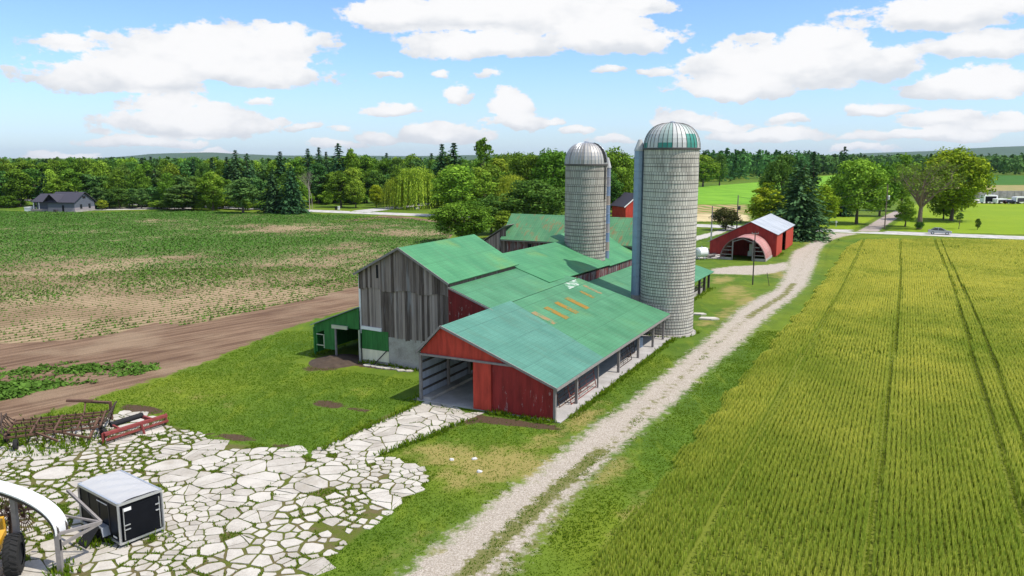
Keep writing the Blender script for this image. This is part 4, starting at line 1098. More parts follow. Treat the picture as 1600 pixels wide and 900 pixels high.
def wire(name, a, b, sag, label, n=14):
    mb = MB(); a = np.array(a); b = np.array(b)
    P = [a + (b - a) * t - np.array([0, 0, sag * 4 * t * (1 - t)]) for t in np.linspace(0, 1, n)]
    for p, q in zip(P, P[1:]): mb.tube(p, q, .018, 4, cap=False)
    tag(mb.build(name, M['wire']), label, 'overhead wire')
def top(p, dz): return p[0] + np.array([0, 0, p[1] - dz])
wire('overhead_wire', top(pB, .3), top(pC, .4), 2.2, 'upper overhead wire strung from the transformer pole to the pole at the farm drive')
wire('overhead_wire', top(pB, 1.6), top(pC, 2.6), 2.4, 'lower overhead wire strung between the two transformer poles')
wire('overhead_wire', top(pA, .3), g(1106, 398) + np.array([0.5, .6, 1.9]), .5, 'wire drooping from the sleeved pole to the corner of the red shed')

# ------------------------------------------------------------------ car, lot vehicles
def car(name, c, rz, label, mat, dark=False):
    o = thing(name, tuple(c), label, 'car', rz=rz)
    def L(poly, y0, y1, mb): mb.prism([(x, y0, z) for x, z in poly], (0, y1 - y0, 0))
    mb = MB()
    L([(-2.25, .32), (2.2, .30), (2.28, .55), (2.2, .72), (1.2, .90), (-1.55, .95), (-2.2, .93), (-2.3, .6)], -.86, .86, mb)
    mb.prism([(-1.0, -.66, 1.40), (.25, -.66, 1.40), (.25, .66, 1.40), (-1.0, .66, 1.40)], (0, 0, .05))
    for y in (-1, 1):
        for (x0, z0, x1, z1) in ((1.2, .9, .25, 1.42), (-1.0, 1.42, -1.75, .94), (-.35, .92, -.35, 1.42)): mb.bar((x0, y * .8, z0), (x1, y * .67, z1), .09, .07)
    b = mb.build('body', mat, o, local=True)
    mb = MB(); lo = [(1.15, -.78, .9), (1.15, .78, .9), (-1.7, .78, .95), (-1.7, -.78, .95)]; hi = [(.25, -.64, 1.40), (.25, .64, 1.40), (-1.0, .64, 1.40), (-1.0, -.64, 1.40)]
    for i in range(4): j = (i + 1) % 4; mb.face([lo[i], lo[j], hi[j], hi[i]])
    mb.build('windows', M['glass'], o, local=True)
    for x in (-1.38, 1.38):
        for y in (-.80, .80):
            mb = MB(); mb.lathe([(.2, -.1), (.31, -.1), (.33, -.05), (.33, .05), (.31, .1), (.2, .1)], (x, y, .33), 18, axis=(0, 1, 0)); w = mb.build('wheel', M['tyre'], o, local=True)
            mb = MB(); mb.lathe([(0, -.08), (.21, -.09), (.21, .09), (0, .08)], (x, y, .33), 12, axis=(0, 1, 0)); mb.build('rim', M['alu'], w, local=True)
    for y in (-.6, .6):
        mb = MB(); mb.box((2.14, y - .2, .56), (2.285, y + .2, .70)); mb.build('headlight', M['white'], o, local=True)
        mb = MB(); mb.box((-2.31, y - .22, .66), (-2.2, y + .22, .82)); mb.build('tail_light', M['red_bright'], o, local=True)
    for y in (-.92, .92):
        mb = MB(); mb.box((.85, y - .07, .92), (1.02, y + .07, 1.05)); mb.build('mirror', mat, o, local=True)
    return o
p = g(1468, 366.5); car('parked_car', (p[0], p[1], .04), math.atan2(*(np.array(V))[::-1]), 'silver sedan on the pale road in front of the lawn', M['car'])
def lot_vehicle(name, px, py, L, Wd, Hh, rz, mat, label, cat, panel=None):
    p = g(px, py); o = thing(name, tuple(p), label, cat, rz=rz)
    mb = MB(); mb.prism([(-L / 2, -Wd / 2, .45), (L / 2, -Wd / 2, .45), (L / 2, -Wd / 2, Hh * .9), (L / 2 - .2, -Wd / 2, Hh), (-L / 2 + .2, -Wd / 2, Hh), (-L / 2, -Wd / 2, Hh * .9)], (0, Wd, 0)); mb.build('body', mat, o, local=True)
    if panel:
        mb = MB(); mb.box((-L / 2 + .5, -Wd / 2 - .06, .8), (L / 2 - .5, -Wd / 2 - .01, Hh - .45)); mb.build('panel', panel, o, local=True)
    for x in (-L * .3, L * .3):
        for y in (-Wd / 2, Wd / 2):
            mb = MB(); mb.lathe([(0, -.14), (.42, -.12), (.45, 0), (.42, .12), (0, .14)], (x, y, .45), 14, axis=(0, 1, 0)); mb.build('wheel', M['tyre'], o, local=True)
lot_vehicle('box_trailer', 1544, 318, 5.2, 2.4, 3.1, .1, M['white'], 'white framed trailer with a black panel parked on the far gravel lot', 'trailer', M['black'])
lot_vehicle('van', 1562, 318.5, 4.8, 2.0, 1.9, .3, M['white'], 'white van right of the black panelled trailer on the far lot', 'van', M['glass'])
lot_vehicle('truck', 1592, 318.5, 4.6, 2.2, 2.6, .2, M['white'], 'white truck with a blue black window at the right edge of the picture', 'truck', M['house_roof'])
p = g(1578, 318.8); car('parked_car', (p[0], p[1], .05), .2, 'dark round car between the white van and the white truck', M['black'])
p = g(1509, 324); car('parked_car', (p[0], p[1], .02), 1.0, 'dark red car in the shade under the big round tree', M['rust_red'])
mb = MB(); p = g(1560, 311)
mb.box((p[0] - 9, p[1] + 9, 0), (p[0] + 60, p[1] + 9.3, 2.9))
for k in range(24): mb.box((p[0] - 9 + 3 * k, p[1] + 8.9, 0), (p[0] - 8.8 + 3 * k, p[1] + 9.0, 3.0))
tag(mb.build('pale_fence', M['concrete_wall']), 'long pale screen fence along the back of the far gravel lot', 'fence')

# ------------------------------------------------------------------ dark roofed house on the left
hp = g(117, 332.5); hr = math.atan2(248.5 - 242.6, -131 + 134.4) # gable side
ex = np.array([math.cos(-.06), math.sin(-.06)]); HB = g(97, 331.5)
def HF(x, y, z):
    a = -.16; return (HB[0] + x * math.cos(a) - y * math.sin(a), HB[1] + x * math.sin(a) + y * math.cos(a), z)
ho = thing('bungalow', tuple(HB), 'low blue grey bungalow with dark shingle roofs at the far edge of the bean field', 'house')
# main block: x -5.5..4.3 (long side faces the field), gable end turned right; left wing set back
def HFx(x, y, z): return HF(x, y, z)
mb = MB(); X0, X1, Y0, Y1 = -4.6, 4.4, 0, 9.0
mb.box((X0, Y0, .45), (X1, Y1, 3.0), HF); mb.prism([HF(X1 - .05, Y0, 3.0), HF(X1 - .05, Y1, 3.0), HF(X1 - .05, (Y0 + Y1) / 2, 5.7)], np.array(HF(-.1, 0, 0)) - np.array(HF(0, 0, 0)))
mb.box((-11.0, 3.0, .45), (X0 - .01, Y1, 3.0), HF); mb.build('wall', M['house_wall'], ho)
mb = MB(); mb.box((X0 - .04, Y0 - .05, -.1), (X1 + .05, Y1, .46), HF); mb.build('foundation', M['concrete_wall'], ho)
mb = MB(); mb.box((X0 + .02, Y0 - .03, .47), (X1 + .03, Y0 + .1, 1.35), HF); mb.box((X1 - .1, Y0 + .1, .47), (X1 + .03, Y1, 1.35), HF); mb.build('stone_skirt', M['house_stone'], ho)
mb = MB(); o_ = .5; ym = (Y0 + Y1) / 2
mb.roof(HF(X0 - o_, Y0 - o_, 2.85), HF(X1 + o_, Y0 - o_, 2.85), HF(X1 + o_, ym, 5.85), HF(X0 - o_, ym, 5.85), .15)
mb.roof(HF(X0 - o_, Y1 + o_, 2.85), HF(X1 + o_, Y1 + o_, 2.85), HF(X1 + o_, ym, 5.85), HF(X0 - o_, ym, 5.85), .15)
mb.roof(HF(-11.4, 1.2, 2.85), HF(X0 - .6, 1.2, 2.85), HF(X0 - .6, 5.8, 5.2), HF(-11.4, 5.8, 5.2), .14)
mb.roof(HF(-11.4, 10, 2.85), HF(X0 - .6, 10, 2.85), HF(X0 - .6, 5.8, 5.2), HF(-11.4, 5.8, 5.2), .14)
# cross gable between the two roofs
mb.roof(HF(-5.6, -.9, 2.95), HF(-5.6, 6, 2.95), HF(-3.2, 6, 5.35), HF(-3.2, -.9, 5.35), .14); mb.roof(HF(-.8, -.7, 2.95), HF(-.8, 4, 5.2), HF(-3.2, 6, 5.36), HF(-3.2, -.9, 5.36), .14)
rf = mb.build('roof', M['house_roof'], ho)
mb = MB(); mb.box((1.6, 4.2, 5.6), (2.1, 4.7, 6.2), HF); mb.build('chimney', M['hoop'], rf)
mb = MB(); mb.box((X1 + .0, 3.9, 4.1), (X1 + .08, 5.1, 4.7), HF); mb.build('gable_vent', M['dark'], ho)
for y in (2.4, 6.2):
    mb = MB(); mb.box((X1 + .02, y, .95), (X1 + .09, y + .9, 2.3), HF); mb.build('window', M['glass'], ho)
mb = MB(); mb.box((.2, Y0 - .09, .1), (.85, Y0 - .02, 2.1), HF); mb.build('door', M['dark'], ho)
for x in (-10.9, -9.0, -5.4):
    mb = MB(); mb.box((x, 1.4, .5), (x + .2, 1.6, 2.9), HF); mb.build('porch_post', M['white'], ho)
mb = MB(); mb.box((-11.2, .6, .55), (-4.7, 2.98, .75), HF); mb.box((-11.2, .6, .0), (-4.7, .8, .55), HF); mb.build('deck', M['timber'], ho)
mb = MB(); mb.box((-14.2, 1.5, 0), (-11.8, 3.6, 1.15), HF); mb.box((-14.3, 1.4, 1.15), (-11.7, 3.7, 1.3), HF)
tag(mb.build('hot_tub', M['white']), 'white box shaped hot tub beside the bungalow deck', 'hot tub')
mb = MB(); mb.box((-2.2, -.9, 0), (-1.3, -.3, .85), HF)
for k in range(5): mb.box((-2.25, -.92, .1 + .15 * k), (-1.25, -.9, .16 + .15 * k), HF)
tag(mb.build('heat_pump', M['hoop']), 'small dark heat pump by the bungalow wall', 'heat pump')

# farmhouse beyond the silos: red gable, grey roof
fh = g(985, 345); q = fh[:2] + np.array([0, 6.0]); fo = thing('farmhouse', (q[0], q[1], 0), 'red gabled house with a grey roof glimpsed between the two silos', 'house')
def FF(x, y, z):
    a = .35; return (q[0] + x * math.cos(a) - y * math.sin(a), q[1] + x * math.sin(a) + y * math.cos(a), z)
mb = MB(); mb.box((-.5, 0, 0), (7.5, 8, 3.6), FF); mb.prism([FF(-.5, 0.0, 3.6), FF(7.5, 0.0, 3.6), FF(3.5, 0.0, 6.6)], np.array(FF(0, .1, 0)) - np.array(FF(0, 0, 0))); mb.build('wall', M['red_bright'], fo)
mb = MB(); mb.roof(FF(-1.1, -.3, 3.2), FF(-1.1, 8.3, 3.2), FF(3.5, 8.3, 6.75), FF(3.5, -.3, 6.75), .12); mb.roof(FF(8.1, -.3, 3.2), FF(8.1, 8.3, 3.2), FF(3.5, 8.3, 6.75), FF(3.5, -.3, 6.75), .12); mb.build('roof', M['house_roof'], fo)
mb = MB(); mb.bar(FF(-1.1, -.36, 3.2), FF(3.5, -.36, 6.75), .08, .26); mb.bar(FF(8.1, -.36, 3.2), FF(3.5, -.36, 6.75), .08, .26); mb.build('bargeboard', M['white'], fo)

# ------------------------------------------------------------------ roadside odds and ends
def bin_(px, py, label, mat):
    p = g(px, py); o = thing('wheeled_bin', tuple(p), label, 'bin')
    mb = MB(); mb.prism([p + [-.3, -.3, .08], p + [.3, -.3, .08], p + [.3, .3, .08], p + [-.3, .3, .08]], (0, 0, .95)); mb.build('bin_body', mat, o)
    mb = MB(); mb.box(tuple(p + [-.36, -.38, 1.04]), tuple(p + [.36, .36, 1.14])); mb.build('lid', mat, o)
bin_(525, 328, 'black wheeled bin at the road corner', M['black_matt']); bin_(529.5, 328, 'white wheeled bin beside the black one at the road corner', M['white'])
mb = MB(); p = g(1306, 355); mb.bar(p, p + [0, 0, 1.1], .14, .14); mb.prism([p + [-.2, -.3, 1.1], p + [.2, -.3, 1.1], p + [.2, -.3, 1.4], p + [0, -.3, 1.55], p + [-.2, -.3, 1.4]], (0, .6, 0))
tag(mb.build('mailbox', M['alu']), 'pale mailbox on a post beside the farm road', 'mailbox')
def rock(px, py, r, label, seed, group=None):
    rr = np.random.RandomState(seed); p = g(px, py); mb = MB()
    pts = [(math.cos(a) * math.cos(b), math.sin(a) * math.cos(b), math.sin(b)) for b in (-.5, .2, .75) for a in np.arange(0, 6.28, 1.05)] + [(0, 0, 1)]
    k = [r * rr.uniform(.75, 1.15) for _ in pts]; P = [p + np.array([x * s * 1.2, y * s, z * s * .7 + r * .25]) for (x, y, z), s in zip(pts, k)]
    for l in range(2):
        for i in range(6): j = (i + 1) % 6; mb.face([P[l * 6 + i], P[l * 6 + j], P[l * 6 + 6 + j], P[l * 6 + 6 + i]])
    for i in range(6): mb.face([P[12 + i], P[12 + (i + 1) % 6], P[18]])
    tag(mb.build('boulder' if r > .4 else 'stone', M['rock']), label, 'boulder' if r > .4 else 'stone', group)
rock(652, 327, .75, 'white boulder on the grass verge below the willow', 1)
rock(711, 665, .12, 'white lump on the dark soil beside the shed lane', 2)
rock(706, 719, .13, 'pale stone on the dry grass nearest the slab yard corner', 3)
rock(741, 718, .14, 'pale stone on the dry patch between the yard and the lane', 4)
rock(749, 738, .15, 'flat pale stone alone on the brown grass by the lane', 5)
# ------------------------------------------------------------------ trailer in the slab yard
F_ = g(190, 858); R_ = g(256, 832); L_ = g(127, 822)
dx_ = (R_ - F_)[:2]; dx_ /= np.linalg.norm(dx_); dy_ = np.array([-dx_[1], dx_[0]])
TW, TL, TH = 1.92, 3.55, 1.98
trl = thing('cargo_trailer', tuple(F_), 'black enclosed cargo trailer with a shiny white roof on the broken concrete', 'trailer')
def TF(x, y, z): return (F_[0] + x * dx_[0] + y * dy_[0], F_[1] + x * dx_[1] + y * dy_[1], z + .06)
mb = MB(); mb.box((0.02, .02, .16), (TW - .02, TL - .02, TH - .1), TF); mb.build('body', M['black'], trl)
for y in (.9, 1.8, 2.7):
    mb = MB(); mb.box((-.006, y - .015, .2), (.015, y + .015, TH - .12), TF); mb.build('panel_seam', M['hoop'], trl)
mb = MB()   # slightly buckled roof skin
n = 14
zz = lambda i, j: TH - .02 + .09 * math.sin(math.pi * i / n) + .022 * math.sin(j * 1.7 + .6 * i) * math.sin(math.pi * i / n)
for i in range(n):
    for j in range(n):
        P = [TF(TW * a / n, TL * b / n, zz(a, b)) for a, b in ((i, j), (i + 1, j), (i + 1, j + 1), (i, j + 1))]; mb.face(P, smooth=True)
mb.build('roof', M['white_metal'], trl)
mb = MB()
for a, b in (((0, 0), (TW, 0)), ((0, 0), (0, TL)), ((TW, 0), (TW, TL)), ((0, TL), (TW, TL))):
    mb.bar(TF(*a, TH - .06), TF(*b, TH - .06), .08, .12); mb.bar(TF(*a, .16), TF(*b, .16), .06, .1)
for a in ((0, 0), (TW, 0), (0, TL), (TW, TL)): mb.bar(TF(*a, .12), TF(*a, TH - .1), .08, .08)
mb.build('frame', M['alu'], trl)
mb = MB(); mb.box((.12, -.045, .24), (TW - .12, .01, TH - .2), TF); dr = mb.build('rear_door', M['black'], trl)
mb = MB()
for x in (.17, TW - .17): mb.bar(TF(x, -.07, .3), TF(x, -.07, TH - .25), .03, .03)
for z in (.75, .95): mb.bar(TF(.17, -.09, z), TF(.42, -.09, z), .04, .04)
for z in (1.15, 1.42): mb.bar(TF(TW - .17, -.09, z), TF(TW - .36, -.09, z), .04, .05)
mb.build('latches', M['alu'], dr)
mb = MB(); mb.box((.2, -.055, TH - .42), (.52, -.047, TH - .27), TF); mb.build('plate', M['white'], dr)
for y in (1.35,):
    for x in (-.16, TW + .16):
        mb = MB(); mb.lathe([(0, -.11), (.2, -.11), (.33, -.1), (.34, 0), (.33, .1), (.2, .11), (0, .11)], TF(x, y, .28), 20, axis=(*dx_, 0)); mb.build('wheel', M['tyre'], trl)
for x0, x1 in ((-.34, -.01), (TW + .01, TW + .34)):
    mb = MB(); mb.prism([TF(x0, .85, .35), TF(x0, .98, .72), TF(x0, 1.75, .72), TF(x0, 1.9, .35), TF(x0, 1.84, .35), TF(x0, 1.7, .67), TF(x0, 1.02, .67), TF(x0, .91, .35)], np.array(TF(x1, 0, 0)) - np.array(TF(x0, 0, 0))); mb.build('mudguard', M['grey_metal'], trl)
mb = MB(); mb.bar(TF(.3, TL, .22), TF(TW / 2, TL + 1.1, .24), .08, .1); mb.bar(TF(TW - .3, TL, .22), TF(TW / 2, TL + 1.1, .24), .08, .1); mb.tube(TF(TW / 2, TL + .9, .06), TF(TW / 2, TL + .9, .8), .04, 6); mb.build('hitch', M['grey_metal'], trl)
mb = MB(); mb.box((-.02, .3, .32), (-.035 + .03, .6, .40), TF); mb.box((-.012, 1.0, TH - .35), (.0, 1.9, TH - .3), TF); mb.build('side_markers', M['white'], trl)
mb = MB(); mb.prism([TF(-.95, 1.1, .0), TF(-.95, 1.85, .0), TF(-.35, 1.85, .72), TF(-.35, 1.1, .72)], (0, 0, .05)); tag(mb.build('black_board', M['black_matt']), 'black board leaning against the trailer mudguard', 'board')

# ------------------------------------------------------------------ arched white canopy at the lower left corner
pb = g(97, 897)
cp = thing('arched_canopy', tuple(pb), 'white arched canopy on grey timber posts at the lower left corner', 'canopy')
axd = np.array([-.86, .22]); axd /= np.linalg.norm(axd); dep = np.array([.12, .99]); dep /= np.linalg.norm(dep)
def CF(s, d, z): return (pb[0] + axd[0] * s + dep[0] * d, pb[1] + axd[1] * s + dep[1] * d, z)
SP, RZ, H0c = 9.0, 1.72, 1.74
def ca_(t): return (SP / 2) * (1 - math.cos(t)), H0c + RZ * math.sin(t) ** .85
T = np.linspace(0.0, math.pi, 33)
mb = MB()
for a, b in zip(T, T[1:]):
    (s0, z0), (s1, z1) = ca_(a), ca_(b)
    P = [CF(s0, -.15, z0), CF(s1, -.15, z1), CF(s1, .6, z1), CF(s0, .6, z0)]
    mb.face(P[::-1], smooth=True); mb.face([np.array(p) - [0, 0, .06] for p in P], smooth=True)
    mb.face([P[0], P[1], np.array(P[1]) - [0, 0, .06], np.array(P[0]) - [0, 0, .06]]); 
mb.build('cover', M['fabric'], cp)
for d in (.0, .5):
    mb = MB()
    for a, b in zip(T[::1], T[1::1]):
        (s0, z0), (s1, z1) = ca_(a), ca_(b); mb.bar(CF(s0 + .05, d, z0 - .16), CF(s1 + .05, d, z1 - .16), .09, .2)
    mb.build('arch_rib', M['timber_dark'], cp)
for s, d in ((.0, 0), (2.1, .1), (SP, 0)):
    z = H0c if s in (0, SP) else 3.2
    mb = MB(); mb.bar(CF(s + .04, d, 0), CF(s + .04, d, z), .17, .2); po = mb.build('post', M['timber'], cp)
    if s == 0 and d == 0:
        mb = MB(); mb.bar(CF(s - .06, d - .02, 1.05), CF(s - .06, d - .02, 1.5), .05, .1); mb.build('bracket', M['dark'], po)
mb = MB()
tip = np.array([*g(150, 815)[:2], 0]); tip = tip + [0.0, -2.6, 1.15]
tip = np.array(CF(-.82, 1.6, 1.55))
for a in (CF(0, .0, 1.72), CF(0, .05, 1.2)): mb.bar(a, tip, .10, .12)
mb.bar(CF(1.6, 2.6, 2.25), tip, .10, .12); mb.bar(CF(1.3, 1.0, 2.0), tip, .07, .08)
mb.build('outrigger', M['timber'], cp)

# ------------------------------------------------------------------ tractor under the canopy (mostly outside the frame)
tb = g(17, 899); tr = thing('tractor', tuple(tb), 'yellow machine with a big black lugged tyre under the white canopy', 'tractor')
wd = np.array([.93, .36]); fwd = np.array([-.36, .93])
def KF(x, y, z): return (tb[0] + wd[0] * x + fwd[0] * y, tb[1] + wd[1] * x + fwd[1] * y, z)
def big_wheel(x, y, r, w):
    c = KF(x, y, r); mb = MB()
    mb.lathe([(r * .55, -w / 2), (r * .9, -w / 2), (r * .97, -w * .38), (r, 0), (r * .97, w * .38), (r * .9, w / 2), (r * .55, w / 2)], c, 32, axis=(*wd, 0))
    e1 = np.array([*fwd, 0]); e2 = np.array([0, 0, 1.0]); a3 = np.array([*wd, 0])
    for k in range(22):
        for s in (-1, 1):
            a = 2 * math.pi * (k + (.5 if s > 0 else 0)) / 22; q0 = np.array(c) + (e1 * math.cos(a) + e2 * math.sin(a)) * r * 1.0; a2 = a + .16
            q1 = np.array(c) + (e1 * math.cos(a2) + e2 * math.sin(a2)) * r * .97 + a3 * s * w * .48
            mb.bar(q0, q1, .06, .07)
    wh = mb.build('wheel', M['tyre'], tr)
    mb = MB(); mb.lathe([(0, -w * .25), (r * .3, -w * .3), (r * .56, -w * .42), (r * .56, w * .42), (r * .3, w * .3), (0, w * .25)], c, 24, axis=(*wd, 0)); mb.build('rim', M['black_matt'], wh)
big_wheel(.15, .15, .80, .52); big_wheel(-1.75, .15, .80, .52)
mb = MB(); mb.box((-1.45, -.8, .55), (-.55, 2.4, 1.1), KF); mb.prism([KF(-1.55, .9, 1.1), KF(-1.55, 2.4, 1.1), KF(-1.55, 2.3, 1.6), KF(-1.55, .9, 1.7)], np.array(KF(1, 0, 0)) - np.array(KF(0, 0, 0))); mb.build('engine_cover', M['yellow'], tr)
mb = MB(); mb.box((-.62, -.35, 1.42), (-.2, .85, 1.62), KF); mb.build('mudguard', M['yellow'], tr)
mb = MB(); mb.box((-1.05, -.5, 1.2), (-.55, 0, 1.35), KF); mb.box((-1.05, -.62, 1.35), (-.55, -.5, 1.85), KF); mb.build('seat', M['black_matt'], tr)
# rusty rake wheels stacked behind it
rk = thing('hay_rake', KF(-.6, 3.1, 0), 'rusty spoked hay rake behind the big black tyre', 'hay rake')
for k in range(4):
    c = np.array(KF(-1.5 + .45 * k, 3.0 + .15 * k, 1.25)); mb = MB(); a3 = np.array([*(wd * .75 + fwd * .66), 0]); e1 = np.array([-a3[1], a3[0], 0]); e2 = np.array([0, 0, 1.0])
    mb.lathe([(.55, -.02), (.59, 0), (.55, .02)], c, 20, axis=a3)
    for j in range(28):
        a = 2 * math.pi * j / 28; d = e1 * math.cos(a) + e2 * math.sin(a); d2 = e1 * math.cos(a + .18) + e2 * math.sin(a + .18)
        mb.tube(c + d * .12, c + d2 * .95, .018, 4)
    mb.build('rake_wheel', M['rust'], rk)
mb = MB(); mb.bar(KF(-1.8, 2.9, 1.25), KF(.4, 3.7, 1.25), .1, .1); mb.bar(KF(-.6, 3.3, 0), KF(-.6, 3.3, 1.25), .1, .1); mb.build('beam', M['rust_dark'], rk)

# ------------------------------------------------------------------ rusty cultivator and red packer at the top of the yard
cb = g(88, 690); cu = thing('field_cultivator', tuple(cb), 'long rusty field cultivator with a tangle of tines on the broken concrete', 'cultivator')
a_ = math.atan2(44.2 - 43.2, -24.3 + 28.55) + .14
def UF(x, y, z): return (cb[0] + x * math.cos(a_) - y * math.sin(a_), cb[1] + x * math.sin(a_) + y * math.cos(a_), z)
rr = random.Random(21)
mb = MB()
for y in (-.4, .4, 1.2, 2.0, 2.7): mb.bar(UF(-2.5, y, .72 + rr.uniform(-.04, .06)), UF(2.4, y, .72 + rr.uniform(-.04, .06)), .1, .1)
for x in (-2.5, -1.2, 0, 1.2, 2.4): mb.bar(UF(x, -.4, .78), UF(x, 2.7, .78), .09, .09)
mb.bar(UF(-.9, -.4, .8), UF(.35, -1.6, .55), .1, .1); mb.bar(UF(2.2, 1.0, .9), UF(1.9, -1.1, .35), .12, .12); mb.bar(UF(-.5, 0, .8), UF(1.9, -1.1, .35), .1, .1)
mb.build('frame', M['rust'], cu)
mb = MB()
for y in (-.4, .4, 1.2, 2.0, 2.7):
    for k in range(11):
        x = -2.4 + .47 * k + .15 * math.sin(y * 9); p0 = UF(x, y, .72); p1 = UF(x + rr.uniform(-.05, .05), y - .32, .95); p2 = UF(x, y - .12, .45); p3 = UF(x, y + .22, .1)
        mb.tube(p0, p1, .02, 4); mb.tube(p1, p2, .024, 4); mb.tube(p2, p3, .028, 4); mb.bar(p3, UF(x, y + .32, .05), .09, .02)
mb.build('tines', M['rust_dark'], cu)
mb = MB()
for s in (-1, 1):   # folded wing frames standing up at both ends
    for k in range(6):
        y = -.4 + .55 * k; mb.tube(UF(s * 2.4, y, .75), UF(s * 3.0, y + .2, 1.25 + .1 * math.sin(k * 2)), .03, 5); mb.tube(UF(s * 3.0, y + .2, 1.25), UF(s * 2.75, y + .45, .55), .028, 5)
    mb.bar(UF(s * 2.9, -.4, 1.2), UF(s * 2.95, 2.7, 1.22), .08, .08); mb.bar(UF(s * 2.6, -.4, .95), UF(s * 3.1, 2.2, 1.45), .07, .07)
mb.build('wing_frame', M['rust_dark'], cu)
mb = MB(); mb.bar(UF(1.1, 4.0, 1.15), UF(2.7, 2.6, 1.3), .22, .12); mb.bar(UF(.1, 3.9, 1.35), UF(1.6, 3.6, 1.25), .26, .14); mb.bar(UF(2.7, 2.6, .2), UF(2.7, 2.6, 1.35), .14, .14); mb.bar(UF(1.2, 2.7, .8), UF(1.15, 3.9, 1.2), .08, .08)
mb.build('hitch', M['rust'], cu)
for x, y in ((-1.9, -.75), (-2.7, 1.0), (2.2, 1.4)):
    mb = MB(); mb.lathe([(.1, -.1), (.3, -.1), (.33, 0), (.3, .1), (.1, .1)], UF(x, y, .33), 16, axis=(math.cos(a_), math.sin(a_), 0)); mb.build('wheel', M['tyre'], cu)
k0, k1 = g(165, 695), g(262, 664)
dxp = (k1 - k0)[:2]; Lp = np.linalg.norm(dxp); dxp /= Lp; dyp = np.array([-dxp[1], dxp[0]])
pk = thing('roller_harrow', tuple(k0), 'faded red roller harrow with a coil of spring tines beside the rusty cultivator', 'harrow')
def QF(x, y, z): return (k0[0] + dxp[0] * x + dyp[0] * y, k0[1] + dxp[1] * x + dyp[1] * y, z)
mb = MB(); mb.bar(QF(0, .05, .62), QF(Lp, .05, .62), .24, .16); mb.bar(QF(0, -.12, .32), QF(Lp, -.12, .32), .05, .12); mb.bar(QF(0, .15, .1), QF(0, .15, .7), .3, .06); mb.bar(QF(Lp, .15, .1), QF(Lp, .15, .7), .3, .06); mb.build('beam', M['rust_red'], pk)
mb = MB(); n = int(Lp / .1)
for k in range(n):
    x = .06 + k * (Lp - .1) / n
    for a in range(8):
        b0, b1 = a * math.pi / 4, (a + 1) * math.pi / 4
        mb.tube(QF(x + .012 * a, .1 + .24 * math.cos(b0), .34 + .24 * math.sin(b0)), QF(x + .012 * (a + 1), .1 + .24 * math.cos(b1), .34 + .24 * math.sin(b1)), .016, 4, cap=False)
mb.build('spring_roller', M['rust'], pk)
mb = MB(); mb.tube(QF(.95, .95, .75), QF(2.9, .75, .85), .17, 12); mb.build('hydraulic_cylinder', M['black_matt'], pk)
mb = MB(); mb.bar(QF(1.0, .1, .65), QF(1.0, .9, .75), .1, .1); mb.bar(QF(3.0, .1, .65), QF(2.8, .9, .8), .14, .2); mb.bar(QF(2.2, -.15, .65), QF(2.25, -.35, .02), .1, .1); mb.build('arms', M['rust_red'], pk)
mb = MB(); mb.lathe([(.08, -.12), (.27, -.12), (.3, 0), (.27, .12), (.08, .12)], QF(.6, 1.1, .3), 16, axis=(*dxp, 0)); mb.build('wheel', M['tyre'], pk)
# ------------------------------------------------------------------ plants: mesh generators
def cards(C, N, size, rs, aspect=1.0, up=None):
    """leaf-sized quads at C facing about N; returns vertices (4 per card)"""
    n = len(C); N = N + rs.normal(0, .45, (n, 3)); N /= np.linalg.norm(N, axis=1, keepdims=True) + 1e-9
    A = rs.normal(0, 1, (n, 3)) if up is None else up + rs.normal(0, .15, (n, 3))
    A -= N * np.sum(A * N, 1, keepdims=True); A /= np.linalg.norm(A, axis=1, keepdims=True) + 1e-9
    B = np.cross(N, A); s = size[:, None] if np.ndim(size) else size
    A = A * s * .5 * aspect; B = B * s * .5
    # pointed leaf-clump outline: kite rather than square
    return np.stack([C - A, C + B * .8 + A * .1, C + A, C - B * .8 + A * .1], 1).reshape(-1, 3)
def quads(n): return np.arange(n * 4).reshape(n, 4)

def crown_decid(seed, H=16., R=5., zb=.16, n=60, per=72, leaf=.42, spread=.30, flat=.85):
    rs = np.random.RandomState(seed); z0 = H * zb; zc = z0 + (H - z0) * .52; hz = (H - z0) * .5
    d = rs.normal(0, 1, (n, 3)); d /= np.linalg.norm(d, axis=1, keepdims=True)
    d[:, 2] = np.where((d[:, 2] < -.55) & (zb > .08), -d[:, 2], d[:, 2])
    rr = rs.uniform(.25, 1, n) ** .45 * .8
    cen = d * rr[:, None] * np.array([R, R, hz]); cen[:, :2] *= (1 - .25 * np.clip(cen[:, 2:] / hz, 0, 1)); cen[:, 2] += zc
    rc = R * spread * rs.uniform(.65, 1.25, n); rc *= np.where(rr > .7, .9, 1.1)
    ct = rs.uniform(0, 1, n)
    k = np.repeat(np.arange(n), per); m = len(k)
    e = rs.normal(0, 1, (m, 3)); e[:, 2] += .35; e /= np.linalg.norm(e, axis=1, keepdims=True)
    P = cen[k] + e * (rc[k] * rs.uniform(.45, 1.08, m) ** .8)[:, None] * np.array([1, 1, flat])
    P += rs.normal(0, .10, (m, 3)) * R * .2
    sz = leaf * rs.uniform(.6, 1.35, m)
    out = cards(P, e, sz, rs, 1.25)
    t = np.clip(.12 + .55 * ct[k] + rs.normal(0, .17, m), 0, 1)
    return out, t, cen
